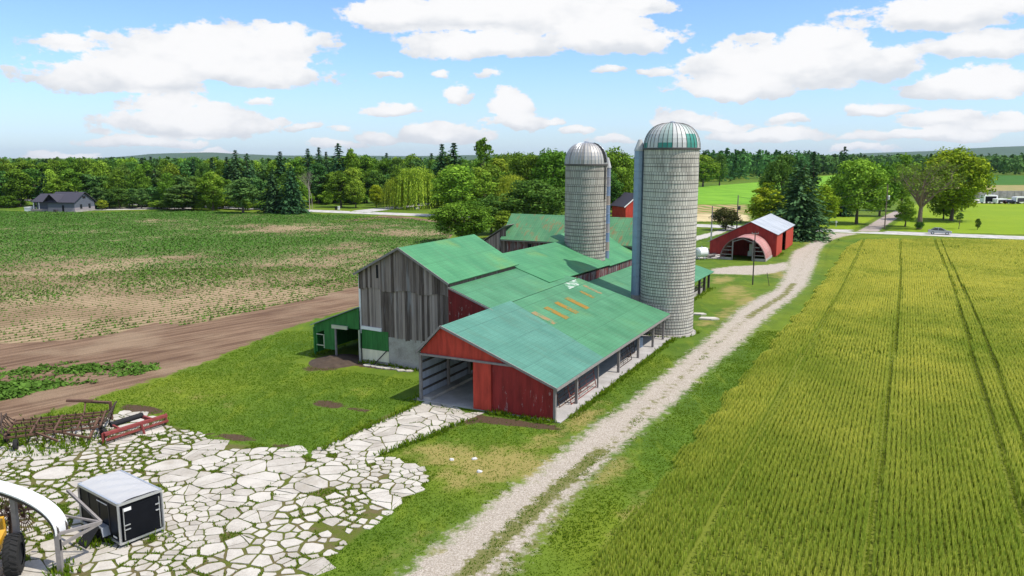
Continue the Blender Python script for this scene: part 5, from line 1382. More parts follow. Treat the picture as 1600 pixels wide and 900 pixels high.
def crown_spruce(seed, H=16., R=3.2, zb=.04, layers=26, leaf=.55, droop=.28):
    rs = np.random.RandomState(seed); V_, T_, U_ , N_= [], [], [], []
    for L in range(layers):
        f = L / (layers - 1); z = H * (zb + (1 - zb) * f ** 1.02); r = R * (1 - f) ** .70 * rs.uniform(.78, 1.15) + .12
        nb = max(4, int(11 * (1 - f) + 4)); a0 = rs.uniform(0, 6.28)
        for b in range(nb):
            a = a0 + 6.283 * b / nb + rs.normal(0, .2); rb = r * rs.uniform(.6, 1.12); t = rs.uniform(.1, .8)
            ns = max(2, int(rb / .42) + 1)
            for s in np.linspace(.18, 1, ns):
                for q in range(2):
                    x = rb * s; w = (1 - s * .6) * rb * .18
                    V_.append((x * math.cos(a) + rs.normal(0, w), x * math.sin(a) + rs.normal(0, w), z - droop * x * s + .1 * rs.normal()))
                    U_.append((math.cos(a), math.sin(a), -.35)); N_.append((.35 * math.cos(a), .35 * math.sin(a), 1.0)); T_.append(np.clip(t * .7 + rs.normal(.12, .15), 0, 1))
    C = np.array(V_); n = len(C)
    out = cards(C, np.array(N_), leaf * rs.uniform(.6, 1.3, n), rs, 1.7, np.array(U_))
    return out, np.array(T_)
def crown_willow(seed, H=14., R=6.5):
    rs = np.random.RandomState(seed)
    a, t, _ = crown_decid(seed, H, R * .92, .35, 46, 46, .34, .26, .8)
    C, T_ = [], []
    for k in range(420):
        th = rs.uniform(0, 6.28); el = rs.uniform(.05, 1.3); r = R * math.cos(el) * rs.uniform(.7, 1.05); z = H * (.42 + .52 * math.sin(el)) * rs.uniform(.9, 1.02)
        ln = rs.uniform(.25, .66) * H; tt = rs.uniform(.2, .9); n = int(ln / .42)
        for s in range(n):
            if z - s * .42 < .4: break
            C.append((r * math.cos(th) * (1 + .006 * s) + rs.normal(0, .09), r * math.sin(th) * (1 + .006 * s) + rs.normal(0, .09), z - s * .42)); T_.append(np.clip(tt + rs.normal(0, .12), 0, 1))
    C = np.array(C); N = C * np.array([1, 1, .0]); N /= np.linalg.norm(N, axis=1, keepdims=True) + 1e-6
    b = cards(C, N, np.full(len(C), .30), rs, 2.3, np.tile([0, 0, -1.0], (len(C), 1)))
    return np.concatenate([a, b]), np.concatenate([t, T_])
def trunk_mesh(name, H, r, mat, seed, top=.62, limbs=6, spread=3.0, cen=None):
    rs = random.Random(seed); mb = MB(); p = np.array([0, 0, -.15]); pts = [p]
    for k in range(1, 6): pts.append(np.array([rs.gauss(0, .08) * k, rs.gauss(0, .08) * k, H * top * k / 5]))
    for i, (a, b) in enumerate(zip(pts, pts[1:])): mb.tube(a, b, r * (1 - .15 * i) * (1.25 if i == 0 else 1), 8, r * (1 - .15 * (i + 1)), cap=False)
    for k in range(limbs):
        i = 2 + k % 3; a = pts[i]; t = rs.uniform(0, 6.28)
        if cen is not None and len(cen): b = cen[rs.randrange(len(cen))] * np.array([.8, .8, .95])
        else: b = a + np.array([math.cos(t) * spread, math.sin(t) * spread, H * .2])
        m = (a + b) / 2 + np.array([0, 0, -.04 * H]); mb.tube(a, m, r * .42, 6, r * .28, cap=False); mb.tube(m, b, r * .28, 5, r * .08, cap=False)
    o = MB.build(mb, name, mat); me = o.data; bpy.data.objects.remove(o); return me
def bare_mesh(seed, H, r, levels=6, spread=.62, up=.25, kids=(2, 3)):
    rs = random.Random(seed); mb = MB()
    def grow(p, d, L, r, lv):
        n = 2 if lv > 2 else 1
        for k in range(n):
            j_ = .03 if lv == levels else .13; d2 = d + np.array([rs.gauss(0, j_), rs.gauss(0, j_), rs.gauss(0, .06)]); d2 /= np.linalg.norm(d2)
            q = p + d2 * L / n; mb.tube(p, q, r, 6 if lv > 3 else 4, r * .8, cap=False); p, d, r = q, d2, r * .8
        if lv == 0: return
        for k in range(rs.randint(*kids) + (1 if lv in (levels,) else 0)):
            t = rs.uniform(0, 6.28); s = spread * rs.uniform(.6, 1.25) * (.6 if lv == levels else 1)
            e = np.array([math.cos(t), math.sin(t), 0]); nd = d * (1 - .2 * s) + e * s + np.array([0, 0, up * .4]); nd /= np.linalg.norm(nd)
            grow(p, nd, L * rs.uniform(.62, .88), r * rs.uniform(.55, .78), lv - 1)
    grow(np.array([0, 0, -.1]), np.array([.02, 0, 1.0]), H * .30, r, levels)
    return mb
LIB = {}
def kind_lib(kind):
    """one prototype per kind: list of (part name, mesh), its height and half width"""
    if kind in LIB: return LIB[kind]
    base, _, var = kind.partition(':'); sd = sum(map(ord, kind))
    def crown(vt, mat, nm='crown'):
        v, t = vt[0], vt[1]; return (nm, np_mesh(nm, v, quads(len(v) // 4), M[mat], {'tint': ('FACE', t)}))
    if base in ('leaf', 'leaf_bright', 'leaf_dark', 'leaf_gold', 'leaf_olive', 'leaf_yellow'):
        shape = {'a': dict(R=5.0, zb=.02, n=70, leaf=.5), 'b': dict(R=4.2, zb=.02, n=70, leaf=.46), 'c': dict(R=5.6, zb=.03, n=84, leaf=.5), 'tall': dict(R=3.4, zb=.03, spread=.36), 'big': dict(R=6.4, zb=.06, n=120, per=95, leaf=.42, spread=.24),
                 'airy': dict(R=3.6, zb=.32, n=34, per=46, leaf=.5, spread=.26), 'bush': dict(R=7.2, zb=.0, n=60, per=80, leaf=.62), 'near': dict(R=6.2, zb=.03, n=110, per=105, leaf=.40, spread=.23)}[var or 'a']
        v, t, cen = crown_decid(sd, 16., **shape); out = [crown((v, t), base), ('trunk', trunk_mesh('trunk', 16, .28, M['bark'], sd, limbs=8, cen=cen))]; R = shape['R'] * 1.08
    elif base == 'needle':
        sh = {'a': dict(R=3.3), 'b': dict(R=2.6, layers=30), 'wide': dict(R=4.6, layers=28, leaf=.62), 'near': dict(R=5.2, layers=40, leaf=.5, droop=.3)}[var or 'a']
        out = [crown(crown_spruce(sd, 16., **sh), 'needle'), ('trunk', trunk_mesh('trunk', 16, .22, M['bark'], sd, .95, 0))]; R = sh['R']
    elif base == 'pine':
        v, t, cen = crown_decid(sd, 16., 4.6, .01, 80, 66, .46, .24, .7); out = [crown((v, t), 'needle_light'), ('trunk', trunk_mesh('trunk', 16, .25, M['bark'], sd, cen=cen))]; R = 4.9
    elif base == 'willow':
        out = [crown(crown_willow(sd, 16., 7.0), 'leaf_yellow'), ('trunk', trunk_mesh('trunk', 16, .4, M['bark'], sd, .5))]; R = 7.2
    elif base == 'bare':
        mb = bare_mesh(sd, 16., .26, 6, .6, .3, (2, 4)); o = mb.build('trunk', M['bark_dead']); me = o.data; bpy.data.objects.remove(o); out = [('trunk', me)]; R = 5.0
    elif base == 'dead':
        mb = MB(); q = np.array([0, 0, -.1])
        for k in range(6): q2 = q + np.array([.05 * math.sin(k * 2.), .05 * math.cos(k * 3.), 1.0]); mb.tube(q, q2, (.80 - .05 * k) * .56, 9, (.75 - .05 * k) * .56, cap=False); q = q2
        rd = random.Random(5)
        for k in range(9):
            a = k * 2.4; s = .22 + .085 * k; L = rd.uniform(5.6, 7.4); b = q + np.array([0, 0, -.25 * k * .5]); pts = [b]
            dd = np.array([math.cos(a) * s, math.sin(a) * s, 1.0])
            for j in range(4): pts.append(pts[-1] + dd / np.linalg.norm(dd) * L / 4 + np.array([rd.gauss(0, .15), rd.gauss(0, .15), 0]))
            for j in range(4): mb.tube(pts[j], pts[j + 1], .25 - .045 * j, 6, .205 - .045 * j, cap=False)
            for j in range(1, 5):
                for _ in range(2):
                    sub = bare_mesh(rd.randrange(9999), 7.5, .07, 4, .6, .3, (2, 3)); t = rd.uniform(0, 6.28); tl = rd.uniform(.5, .95) if j < 4 else rd.uniform(.1, .6)
                    R_ = np.array([[math.cos(t), -math.sin(t), 0], [math.sin(t), math.cos(t), 0], [0, 0, 1]]) @ np.array([[math.cos(tl), 0, math.sin(tl)], [0, 1, 0], [-math.sin(tl), 0, math.cos(tl)]])
                    pv = np.array(sub.v) @ R_.T * .62 + pts[j]; n0 = len(mb.v); mb.v += [tuple(x) for x in pv]; mb.f += [tuple(i + n0 for i in f_) for f_ in sub.f]
        o = mb.build('trunk', M['bark_warm']); me = o.data; bpy.data.objects.remove(o)
        rs = np.random.RandomState(9); P = np.array(mb.v); P = P[P[:, 2] > 8]; P = P[rs.choice(len(P), 1300)] + rs.normal(0, .3, (1300, 3))
        v = cards(P, rs.normal(0, 1, (1300, 3)), .4 * rs.uniform(.6, 1.3, 1300), rs); out = [('trunk', me), crown((v, rs.uniform(0, .8, 1300)), 'leaf', 'sparse_leaves')]; R = 6.5
    zmax = 0; rmax = []
    for nm, me in out:
        a = np.empty(len(me.vertices) * 3, np.float32); me.vertices.foreach_get('co', a); a = a.reshape(-1, 3); zmax = max(zmax, a[:, 2].max()); rmax.append(np.percentile(np.hypot(a[:, 0], a[:, 1]), 98))
    LIB[kind] = (out, zmax, max(rmax)); return LIB[kind]
NAMES = {'leaf': 'broadleaf_tree', 'leaf_bright': 'broadleaf_tree', 'leaf_dark': 'broadleaf_tree', 'leaf_gold': 'broadleaf_tree', 'leaf_olive': 'shrub', 'leaf_yellow': 'broadleaf_tree', 'needle': 'spruce_tree', 'pine': 'pine_tree', 'willow': 'willow_tree', 'bare': 'bare_tree', 'dead': 'dead_tree'}
tr_rng = random.Random(99)
def tree_at(kind, p, h, half, label, group=None, name=None, cat=None):
    parts, H0, R0 = kind_lib(kind); base = kind.partition(':')[0]
    nm = name or NAMES[base]
    o = thing(nm, (float(p[0]), float(p[1]), 0), label, cat or ('shrub' if 'shrub' in nm else 'tree'), group, tr_rng.uniform(0, 6.28))
    if base == 'needle': half *= 1.45
    o.scale = (half / R0, half / R0, h / H0)
    for pn, me in parts: link(pn, me, o)
    return o
def tree(kind, px, base, top, width, label, group=None, name=None):
    p = g(px, base); h = hover(px, top, p); half = width * math.hypot(p[0], p[1]) / FPX / 2 * math.cos(math.atan2(abs(p[0]), p[1]))
    return tree_at(kind, p, h, half, label, group, name)

# ------------------------------------------------------------------ trees that can be told apart
T = tree
T('leaf:near', 722, 379, 312, 98, 'dense dark green bushy tree right behind the ridge of the grey barn')
T('leaf_bright:b', 790, 374, 328, 60, 'smaller bright bush at the left of the grey annex gable')
T('leaf_dark:near', 838, 366, 278, 112, 'wide dark green tree behind the rust streaked back barn')
T('leaf_dark:c', 768, 366, 302, 74, 'dark bushy tree between the bushy tree behind the grey barn and the wide dark tree')
T('willow', 650, 326, 256, 88, 'large yellow green weeping willow on the verge of the road')
T('willow:b', 617, 326, 276, 46, 'smaller weeping willow leaning on the left of the large willow')
T('leaf_bright:c', 716, 338, 256, 86, 'round bright green tree right of the large willow')
T('leaf_bright:b', 757, 338, 266, 48, 'bright green tree just right of the round bright tree')
T('willow:c', 800, 338, 270, 64, 'pale yellow willow low between the bright trees and the wide dark tree')
T('leaf_yellow:b', 779, 318, 246, 56, 'yellow topped tree below the tall thin poplar')
T('leaf:big', 826, 334, 236, 76, 'big mid green tree left of the small silo')
T('leaf:big', 872, 336, 230, 84, 'tallest broad green tree immediately behind the small silo')
T('needle:b', 692, 320, 225, 30, 'tall dark spruce, left of a close pair right of the willow')
T('needle:b', 710, 320, 223, 34, 'tall dark spruce, right of a close pair right of the willow')
T('leaf:airy', 754, 320, 214, 34, 'tall thin airy poplar standing above all the trees behind the barns')
T('leaf:c', 960, 334, 228, 66, 'mid green tree showing between the two silos on the left')
T('leaf_bright:b', 985, 328, 240, 52, 'light green tree close against the chute of the tall silo')
T('leaf_dark:b', 945, 338, 262, 56, 'dark green tree low behind the chute of the small silo')
T('leaf_bright:a', 1098, 292, 240, 50, 'bright green tree at the wood edge just right of the tall silo')
T('leaf_dark:tall', 1124, 290, 240, 26, 'dark green tree second from the tall silo at the wood edge')
T('leaf_dark:big', 1219, 350, 237, 70, 'big dark maple behind the red shed, left of the slim dark spruce')
T('needle:near', 1246, 373, 250, 80, 'broad dark spruce standing directly behind the red shed')
T('leaf_gold:b', 1196, 362, 284, 62, 'yellow green tree at the left of the broad dark spruce')
T('leaf_gold:c', 1278, 357, 288, 62, 'yellow green tree with orange leaves at the right of the broad dark spruce')
T('needle:b', 1266, 346, 236, 30, 'slim tall dark spruce behind the broad dark spruce')
T('needle:a', 1313, 338, 228, 30, 'tallest spruce rising behind the round light maple')
T('leaf_bright:near', 1338, 350, 245, 92, 'large round light green maple left of the farm drive')
T('leaf:c', 1374, 338, 252, 58, 'green tree filling the gap between the light maple and the dead tree')
T('leaf_bright:b', 1408, 330, 238, 52, 'green tree top showing behind the dead tree')
T('leaf_gold:big', 1486, 345, 225, 108, 'huge round golden green tree on the bright lawn behind the dead tree')
T('dead', 1436, 358, 244, 104, 'large dying tree with bare twigs and a thick brown trunk by the car')
T('leaf_bright:b', 1414, 354, 306, 32, 'small light green tree left of the dying tree trunk')
T('leaf_bright:bush', 1474, 343, 294, 58, 'broad light green bush right of the dying tree trunk')
T('leaf_dark:bush', 1503, 330, 292, 34, 'dark green bush under the right side of the huge round tree')
T('leaf_dark:airy', 1498, 358, 331, 13, 'thin sapling on the bright lawn behind the silver car')
T('leaf_dark:tall', 1527, 359, 341, 9, 'smallest sapling on the bright lawn, right of the silver car')
T('leaf_olive:bush', 1134, 360, 323, 46, 'dull brown green bush between the sleeved pole and the transformer pole')
T('bare', 488, 326, 262, 42, 'bare grey tree behind the pale pole at the road corner', name='bare_tree')
T('leaf_dark:bush', 1436, 359, 346, 14, 'low dark weeds round the foot of the dying tree', name='shrub')
T('pine', 380, 333, 276, 56, 'large rounded pine at the field edge with the dark spruces on its right')
T('pine:b', 286, 329, 287, 58, 'wide low pine nearest the dark roofed bungalow along the field edge')
T('leaf_bright:b', 333, 329, 266, 44, 'bright green tree between the two rounded pines at the field edge')
T('needle:wide', 428, 333, 262, 34, 'broad dark spruce standing at the field edge, left of a pair')
T('needle:wide', 457, 334, 256, 38, 'broad dark spruce standing at the field edge, right of a pair')
T('needle:a', 372, 318, 234, 34, 'tallest dark spruce left of the field edge pines'); T('needle:b', 358, 318, 245, 24, 'narrow spruce leaning on the tallest one left of the pines'); T('needle:a', 390, 318, 239, 28, 'dark spruce at the right shoulder of the tallest one behind the pines')
T('needle:a', 531, 316, 223, 36, 'tallest dark spruce behind the road corner'); T('needle:b', 484, 312, 232, 24, 'dark spruce top second left of the tallest one at the road corner'); T('needle:b', 501, 312, 230, 22, 'dark spruce top first left of the tallest one at the road corner'); T('needle:b', 441, 316, 236, 28, 'dark spruce above the pair of broad spruces'); T('needle:b', 512, 310, 237, 18, 'small spruce top close to the tallest spruce at the road corner')
T('leaf:tall', 552, 316, 230, 30, 'slender tree at the right of the tallest spruce at the road corner')
T('leaf_bright:a', 556, 325, 279, 34, 'light green small tree right at the road corner'); T('leaf:b', 533, 324, 270, 44, 'mid green tree beside the light green one at the road corner')
T('leaf_gold:a', 588, 324, 288, 24, 'yellow green bush at the mouth of the side road'); T('leaf_yellow:b', 160, 328, 312, 18, 'small yellow green bush by the right end of the bungalow')
T('leaf_bright:b', 245, 327, 313, 26, 'small bright bush beside the bungalow drive')

# ------------------------------------------------------------------ the rest of the wood: individuals of a few kinds
wr = random.Random(31)
DESC = {'leaf': 'mid green broadleaf tree', 'leaf_bright': 'light green broadleaf tree', 'leaf_dark': 'dark green broadleaf tree', 'needle': 'dark spruce', 'pine': 'dusky green pine'}
def wood(x0, x1, step, base, top, zone, weights, jit=(4, 6), wpx=(30, 46)):
    x = x0
    while x < x1:
        k = wr.choices(list(weights), list(weights.values()))[0]
        fam = k.partition(':')[0]
        b = base(x) if callable(base) else base; t = (top(x) if callable(top) else top) + wr.uniform(-jit[1], jit[1]); w = wr.uniform(*wpx) * (.62 if fam == 'needle' else 1)
        tree(k, x + wr.uniform(-3, 3), b + wr.uniform(-jit[0], jit[0]) * .5, t, w, f'{DESC[fam]} in the {zone}', f'{DESC[fam]}s in the {zone}')
        x += step * wr.uniform(.75, 1.25) * (.7 if fam == 'needle' else 1)
mixw = {'leaf:a': 3, 'leaf:b': 3, 'leaf_dark:a': 3, 'leaf_dark:c': 2, 'leaf_bright:a': 2, 'leaf_bright:c': 1, 'needle:a': 2, 'needle:b': 1.5, 'pine': 2}
Z1 = 'wood behind the bungalow'; Z2 = 'wood beyond the bean field'; Z3 = 'wood behind the road corner'; Z4 = 'wood behind the barns'
wood(-30, 265, 17, 322.5, 268, Z1, mixw, (2, 9), (34, 48)); wood(-30, 265, 16, 313, 250, Z1, mixw, (3, 4), (30, 42)); wood(-30, 262, 20, 303, 246, Z1, {**mixw, 'needle:b': 5}, (3, 3), (28, 36))
wood(150, 262, 15, 326, 296, Z1, {'leaf_dark:b': 2, 'pine': 2, 'leaf:b': 1, 'needle:a': 1}, (1.5, 8), (24, 36))
wood(262, 470, 17, 325, 276, Z2, mixw, (3, 10), (32, 44)); wood(262, 470, 17, 315, 254, Z2, {**mixw, 'needle:a': 4}, (3, 8), (28, 40)); wood(262, 470, 22, 303, 247, Z2, mixw, (3, 4), (28, 36))
under = {'leaf:bush': 3, 'leaf_dark:bush': 2, 'leaf_bright:bush': 2}
for x0, x1, yb, zn in ((-30, 36, 324, Z1), (160, 262, 325, Z1), (262, 470, 328, Z2), (480, 575, 319, Z3), (592, 700, 322, Z3)):
    x = x0
    while x < x1:
        k = wr.choices(list(under), list(under.values()))[0]; tree(k, x, yb + wr.uniform(-1.5, 1), yb - wr.uniform(14, 26), wr.uniform(20, 34), f'{DESC[k[:-5]].replace("broadleaf tree", "bush")} at the front edge of the {zn}', f'{DESC[k[:-5]].replace("broadleaf tree", "bush")}es at the front edge of the {zn}', name='shrub'); x += wr.uniform(11, 17)
wood(470, 580, 16, 317, 262, Z3, {**mixw, 'needle:a': 4}, (3, 9), (30, 42)); wood(575, 700, 17, 318, 262, Z3, mixw, (3, 10), (32, 44)); wood(470, 700, 18, 306, 246, Z3, {**mixw, 'needle:b': 3}, (3, 5), (28, 38)); wood(470, 700, 22, 298, 241, Z3, mixw, (3, 4), (24, 34))
wood(700, 1005, 22, 324, 262, Z4, {'leaf:c': 3, 'leaf_dark:c': 3, 'leaf_bright:c': 1.5, 'leaf:a': 2}, (3, 10), (44, 60)); wood(700, 1005, 22, 312, 242, Z4, {'leaf:c': 3, 'leaf_dark:a': 2, 'leaf:b': 2, 'needle:b': 1}, (3, 6), (34, 46))

# far woods read as one mass: one object each of small leaf clumps
def far_wood(name, poly, n, hmin, hmax, conif, size, seed):
    rs = np.random.RandomState(seed); P = np.array(poly); lo, hi = P.min(0), P.max(0); Vs, Ts = [], []
    pts = []
    while len(pts) < n:
        c = rs.uniform(lo, hi, (n, 2)); c = c[poly_sd(c[:, 0], c[:, 1], poly) > 0]; pts += list(c)
    for x, y in pts[:n]:
        h = rs.uniform(hmin, hmax); t0 = rs.uniform(0, .8)
        if rs.rand() < conif:
            k = 70; f = rs.uniform(0, 1, k) ** .8; r = (1 - f) * h * .17 + .2; a = rs.uniform(0, 6.28, k); C = np.stack([r * np.cos(a), r * np.sin(a), f * h], 1); t0 *= .3
        else:
            k = 95; d = rs.normal(0, 1, (k, 3)); d /= np.linalg.norm(d, axis=1, keepdims=True); rr = rs.uniform(.6, 1.05, (k, 1)); C = d * rr * np.array([h * .30, h * .30, h * .46]) + [0, 0, h * .52]
        N = C - np.array([0, 0, h * .45]); N /= np.linalg.norm(N, axis=1, keepdims=True) + 1e-6
        Vs.append(cards(C + [x, y, 0], N, size * rs.uniform(.6, 1.3, k), rs, 1.1)); Ts.append(np.clip(t0 + rs.normal(.1, .15, k), 0, 1))
    v = np.concatenate(Vs); o = link(name, np_mesh(name, v, quads(len(v) // 4), M['far_wood'], {'tint': ('FACE', np.concatenate(Ts))}))
    return tag(o, kind='stuff')
def label_stuff(o, lab, cat): return tag(o, lab, cat)
label_stuff(far_wood('conifer_wood', gp([(1050, 286), (1120, 285), (1200, 279.5), (1270, 274), (1290, 266), (1050, 266)]), 420, 16, 23.5, .55, 2.6, 3), 'dark mixed wood behind the light green crop field right of the tall silo', 'wood')
label_stuff(far_wood('far_wood', gp([(1240, 274), (1420, 272.5), (1760, 275.5), (1760, 262), (1240, 262)]), 640, 16, 21, .3, 3.2, 4), 'distant dark wood on the right below the hills', 'wood')
label_stuff(far_wood('back_wood', gp([(-120, 296), (400, 296), (700, 290), (1040, 288), (1040, 272), (-120, 272)]), 700, 12.5, 17.0, .3, 2.4, 5), 'receding woodland tops behind the nearer tree line on the left', 'wood')
# hills on the skyline
def hill(name, prof, dist, seed):
    P, F = [], []; n = len(prof)
    xs = np.linspace(prof[0][0], prof[-1][0], 60); ys = np.interp(xs, [p[0] for p in prof], [p[1] for p in prof])
    for px, py in zip(xs, ys):
        d = ray(px, 246); d = d[:2] / d[1]; h = CAMH + dist * (246 - py) / FPX * 1.03; h += 5 * (float(fbm(px / 30., seed, 1, 3, seed)) - .5)
        for k, f in ((.72, 0), (.82, .3), (.92, .8), (1.0, 1), (1.08, .85), (1.25, 0)): P.append((d[0] * dist * k, dist * k, max(-1, h * f) - (1 if f == 0 else 0)))
    for i in range(59):
        for j in range(5): a = i * 6 + j; F.append((a, a + 6, a + 7, a + 1))
    return tag(link(name, np_mesh(name, P, F, M['hill'], smooth=True)), kind='structure')
hill('hills', [(1180, 246), (1290, 243), (1380, 238.5), (1450, 237), (1500, 233), (1560, 230.5), (1610, 229), (1680, 229), (1780, 246)], 7000, 2)
hill('hills', [(150, 247), (200, 244), (235, 241), (280, 239.5), (330, 238.5), (380, 241), (440, 243), (640, 244), (760, 242), (870, 243), (980, 247)], 7600, 5)

# ------------------------------------------------------------------ crops and grass: things nobody could count
rs = np.random.RandomState(12)
def inview(x, y, m=1.06): return (np.abs(x) < .652 * y * m + 1.0) & (y > 23.5)
def blades(name, x, y, h, w, tint, mat, n=3, lean=.25, z=0.0, jit=.035):
    x, y, h, w, tint = [np.repeat(a, n) for a in (x, y, h, w, tint)]; k = len(x)
    a = rs.uniform(0, 6.28, k); b = rs.uniform(0, 6.28, k); l = h * lean * rs.uniform(.2, 1, k); h = h * rs.uniform(.75, 1.15, k)
    x = x + rs.normal(0, jit, k); y = y + rs.normal(0, jit, k); z = np.full(k, z)
    dx, dy = np.cos(a) * w * .5, np.sin(a) * w * .5; lx, ly = np.cos(b) * l, np.sin(b) * l
    Vv = np.stack([np.stack([x, y, z], 1), np.stack([x + dx + lx * .6, y + dy + ly * .6, z + h * .62], 1), np.stack([x + lx, y + ly, z + h], 1), np.stack([x - dx + lx * .6, y - dy + ly * .6, z + h * .62], 1)], 1).reshape(-1, 3)
    ht = np.tile([0, .62, 1, .62], k); tt = np.repeat(np.clip(tint + rs.normal(0, .16, k), 0, 1), 4)
    return tag(link(name, np_mesh(name, Vv, quads(k), mat, {'ht': ('POINT', ht), 'tint': ('POINT', tt)})), kind='stuff')
def wheat(y0, y1, du, dv, h, w, n):
    us = np.arange(-70, 190, du); vs = np.arange(2, 130, dv); Ug, Vg = np.meshgrid(us, vs)
    Ug = Ug + rs.uniform(-.5, .5, Ug.shape) * du; Vg = Vg + rs.normal(0, .018, Vg.shape)
    x = (OG[0] + Ug * U[0] + Vg * V[0]).ravel(); y = (OG[1] + Ug * U[1] + Vg * V[1]).ravel(); v = Vg.ravel()
    k = (y > y0) & (y <= y1) & inview(x, y); x, y, v = x[k], y[k], v[k]
    sd = poly_sd(x, y, wheat_poly) + (fbm(x, y, 2.2, 3, 8) - .5) * 1.6
    # wheel tracks through the crop stay open and green
    tram = np.ones(len(x), bool); short = np.ones(len(x)); soft = np.zeros(len(x))
    for tv, tw in TRAM:
        d = np.abs(v - tv + .25 * np.sin(y * .05 + tv)); tram &= (d > tw) | (rs.rand(len(x)) < .55); short = np.where(d < tw * 1.15, np.minimum(short, .30), short); soft = np.maximum(soft, np.clip(1 - d / (tw * 4), 0, 1) * .6)
    big = fbm(x, y, 22, 4, 14); mid = fbm(x, y, 4, 3, 15)
    k = (sd > 0) & tram; 
    thin = fbm(x, y, 9, 3, 18); k &= (rs.rand(len(x)) < np.clip(.72 + (thin - .42) * 2.2, .45, 1))
    x, y, sd, soft, big, mid, short = [a[k] for a in (x, y, sd, soft, big, mid, short)]
    t = np.clip(.48 + (big - .5) * 1.7 + (mid - .5) * .8 + np.clip((y - 35) / 110, 0, .6) - soft * .4, 0.03, 1)
    hh = h * short * (.72 + .5 * mid) * np.clip(.45 + sd / 1.5, .45, 1)
    return x, y, hh, np.full(len(x), w), t, n
TRAM = [(uv(g(1122, 820))[1], .2), (uv(g(1378, 760))[1], .17), (uv(g(1545, 640))[1], .2), (uv(g(1568, 620))[1], .16)]
def add(name, parts, mat, lab, cat):
    x, y, h, w, t = [np.concatenate([p[i] for p in parts]) for i in range(5)]
    tag(blades(name, x, y, h, w, t, mat, parts[0][5], .17, jit=.030), lab, cat)
add('wheat', [wheat(23, 62, .055, .25, .54, .06, 3)], M['wheat'], 'green wheat drilled in rows, nearest part of the field', 'wheat')
add('wheat', [wheat(62, 110, .10, .25, .55, .12, 3)], M['wheat'], 'yellowing wheat in the middle of the field beside the lane', 'wheat')
add('wheat', [wheat(110, 178, .26, .25, .55, .2, 3)], M['wheat'], 'yellow wheat in the far part of the field by the road', 'wheat')

# beans in rows on the left
d1 = np.array([.656, .755]); d2 = np.array([.755, -.656])
def beans(poly, step, spc, y0, y1, size, thick, nleaf, seed, cov=None):
    r = np.random.RandomState(seed); P = np.array(poly); L = 420
    A, B = np.meshgrid(np.arange(-100, L, step), np.arange(-330, 60, spc)); A = A + r.uniform(-.4, .4, A.shape) * step; B = B + r.normal(0, .03, B.shape) + .35 * np.sin(A * .03)
    x = (A * d1[0] + B * d2[0]).ravel(); y = (A * d1[1] + B * d2[1]).ravel()
    k = (y > y0) & (y <= y1) & inview(x, y); x, y = x[k], y[k]
    k = poly_sd(x, y, poly) + (fbm(x, y, 3, 3, 2) - .5) * 2.4 > 0; x, y = x[k], y[k]
    c = cover(x, y) if cov is None else cov(x, y)
    k = r.rand(len(x)) < np.clip(.40 + c * .6 if cov is None else c * 1.15, 0.05, 1); x, y, c = x[k], y[k], c[k]
    s = size * np.clip(.34 + .85 * c, .4, 1.25) * r.uniform(.7, 1.3, len(x))
    n = len(x); x, y, s, c = [np.repeat(a, nleaf) for a in (x, y, s, c)]; m = len(x)
    d = r.normal(0, 1, (m, 3)); d[:, 2] = np.abs(d[:, 2]); d /= np.linalg.norm(d, axis=1, keepdims=True)
    C = np.stack([x, y, np.zeros(m)], 1) + d * (s * r.uniform(.5, 1.05, m))[:, None] * np.array([1, 1, thick])
    v = cards(C, d + [0, 0, .6], s * .95, r, 1.1)
    t = np.clip(np.repeat(r.uniform(.1, .8, n), nleaf) + r.normal(.05, .15, m), 0, 1)
    return tag(link('bean_plants', np_mesh('bean_plants', v, quads(m), M['bean'], {'tint': ('FACE', t)})), kind='stuff')
tag(beans(field_poly, .30, 1.2, 50, 118, .22, 1.0, 7, 3), 'rows of small bean plants in dry soil, nearer half of the left field', 'bean plants')
tag(beans(field_poly, .40, 1.2, 118, 250, .28, .9, 4, 4), 'bean plants covering the far half of the left field', 'bean plants')
def pcov(x, y): return np.clip(.75 + (fbm(x, y, 2.5, 3, 6) - .45) * 2.6 + .2 * (np.clip(52 - y, -6, 8) / 8), 0.05, 1)
tag(beans(patch_poly, .22, .5, 40, 75, .30, .9, 8, 5, pcov), 'leafy green patch of bean plants left on the bare soil strip', 'bean plants')

# short grass on the near lawns and rank grass on the verge beside the wheat
n = 230000
y = rs.uniform(23.5, 74, n); y = 23.5 + (74 - 23.5) * (rs.rand(n) ** .8); x = rs.uniform(-1, 1, n) * (.66 * y + 1)
lane = poly_sd(x, y, lane_poly); yd = poly_sd(x, y, yard_poly); wt = poly_sd(x, y, wheat_poly); so = np.maximum(poly_sd(x, y, soil_poly), np.maximum(poly_sd(x, y, field_poly), poly_sd(x, y, patch_poly)))
uu = (x - OG[0]) * U[0] + (y - OG[1]) * U[1]; vv = (x - OG[0]) * V[0] + (y - OG[1]) * V[1]
bld = ((uu > -.2) & (uu < 26.5) & (vv > -12.5) & (vv < .45)) | ((uu > 4) & (uu < 60) & (vv < -8) & (vv > -25.2)) | ((uu > 20) & (uu < 33) & (vv < 3) & (vv > -8))
dr = dry_spots(x, y); ba = bare_spots(x, y)
wob = (fbm(x, y, 1.6, 3, 4) - .5) * 1.6
k = ((lane + wob < -.25) | (midstrip(x, y) + wob * .9 > .72)) & (yd < -.05) & (wt + wob < .3) & (so + wob < -.3) & ~bld & (rs.rand(n) > np.maximum(dr * .8, ba * 1.35))
x, y, wt, lane, dr = x[k], y[k], wt[k], lane[k], dr[k]
verge = (wt > -5) & (lane < -.3) & (x > -2)
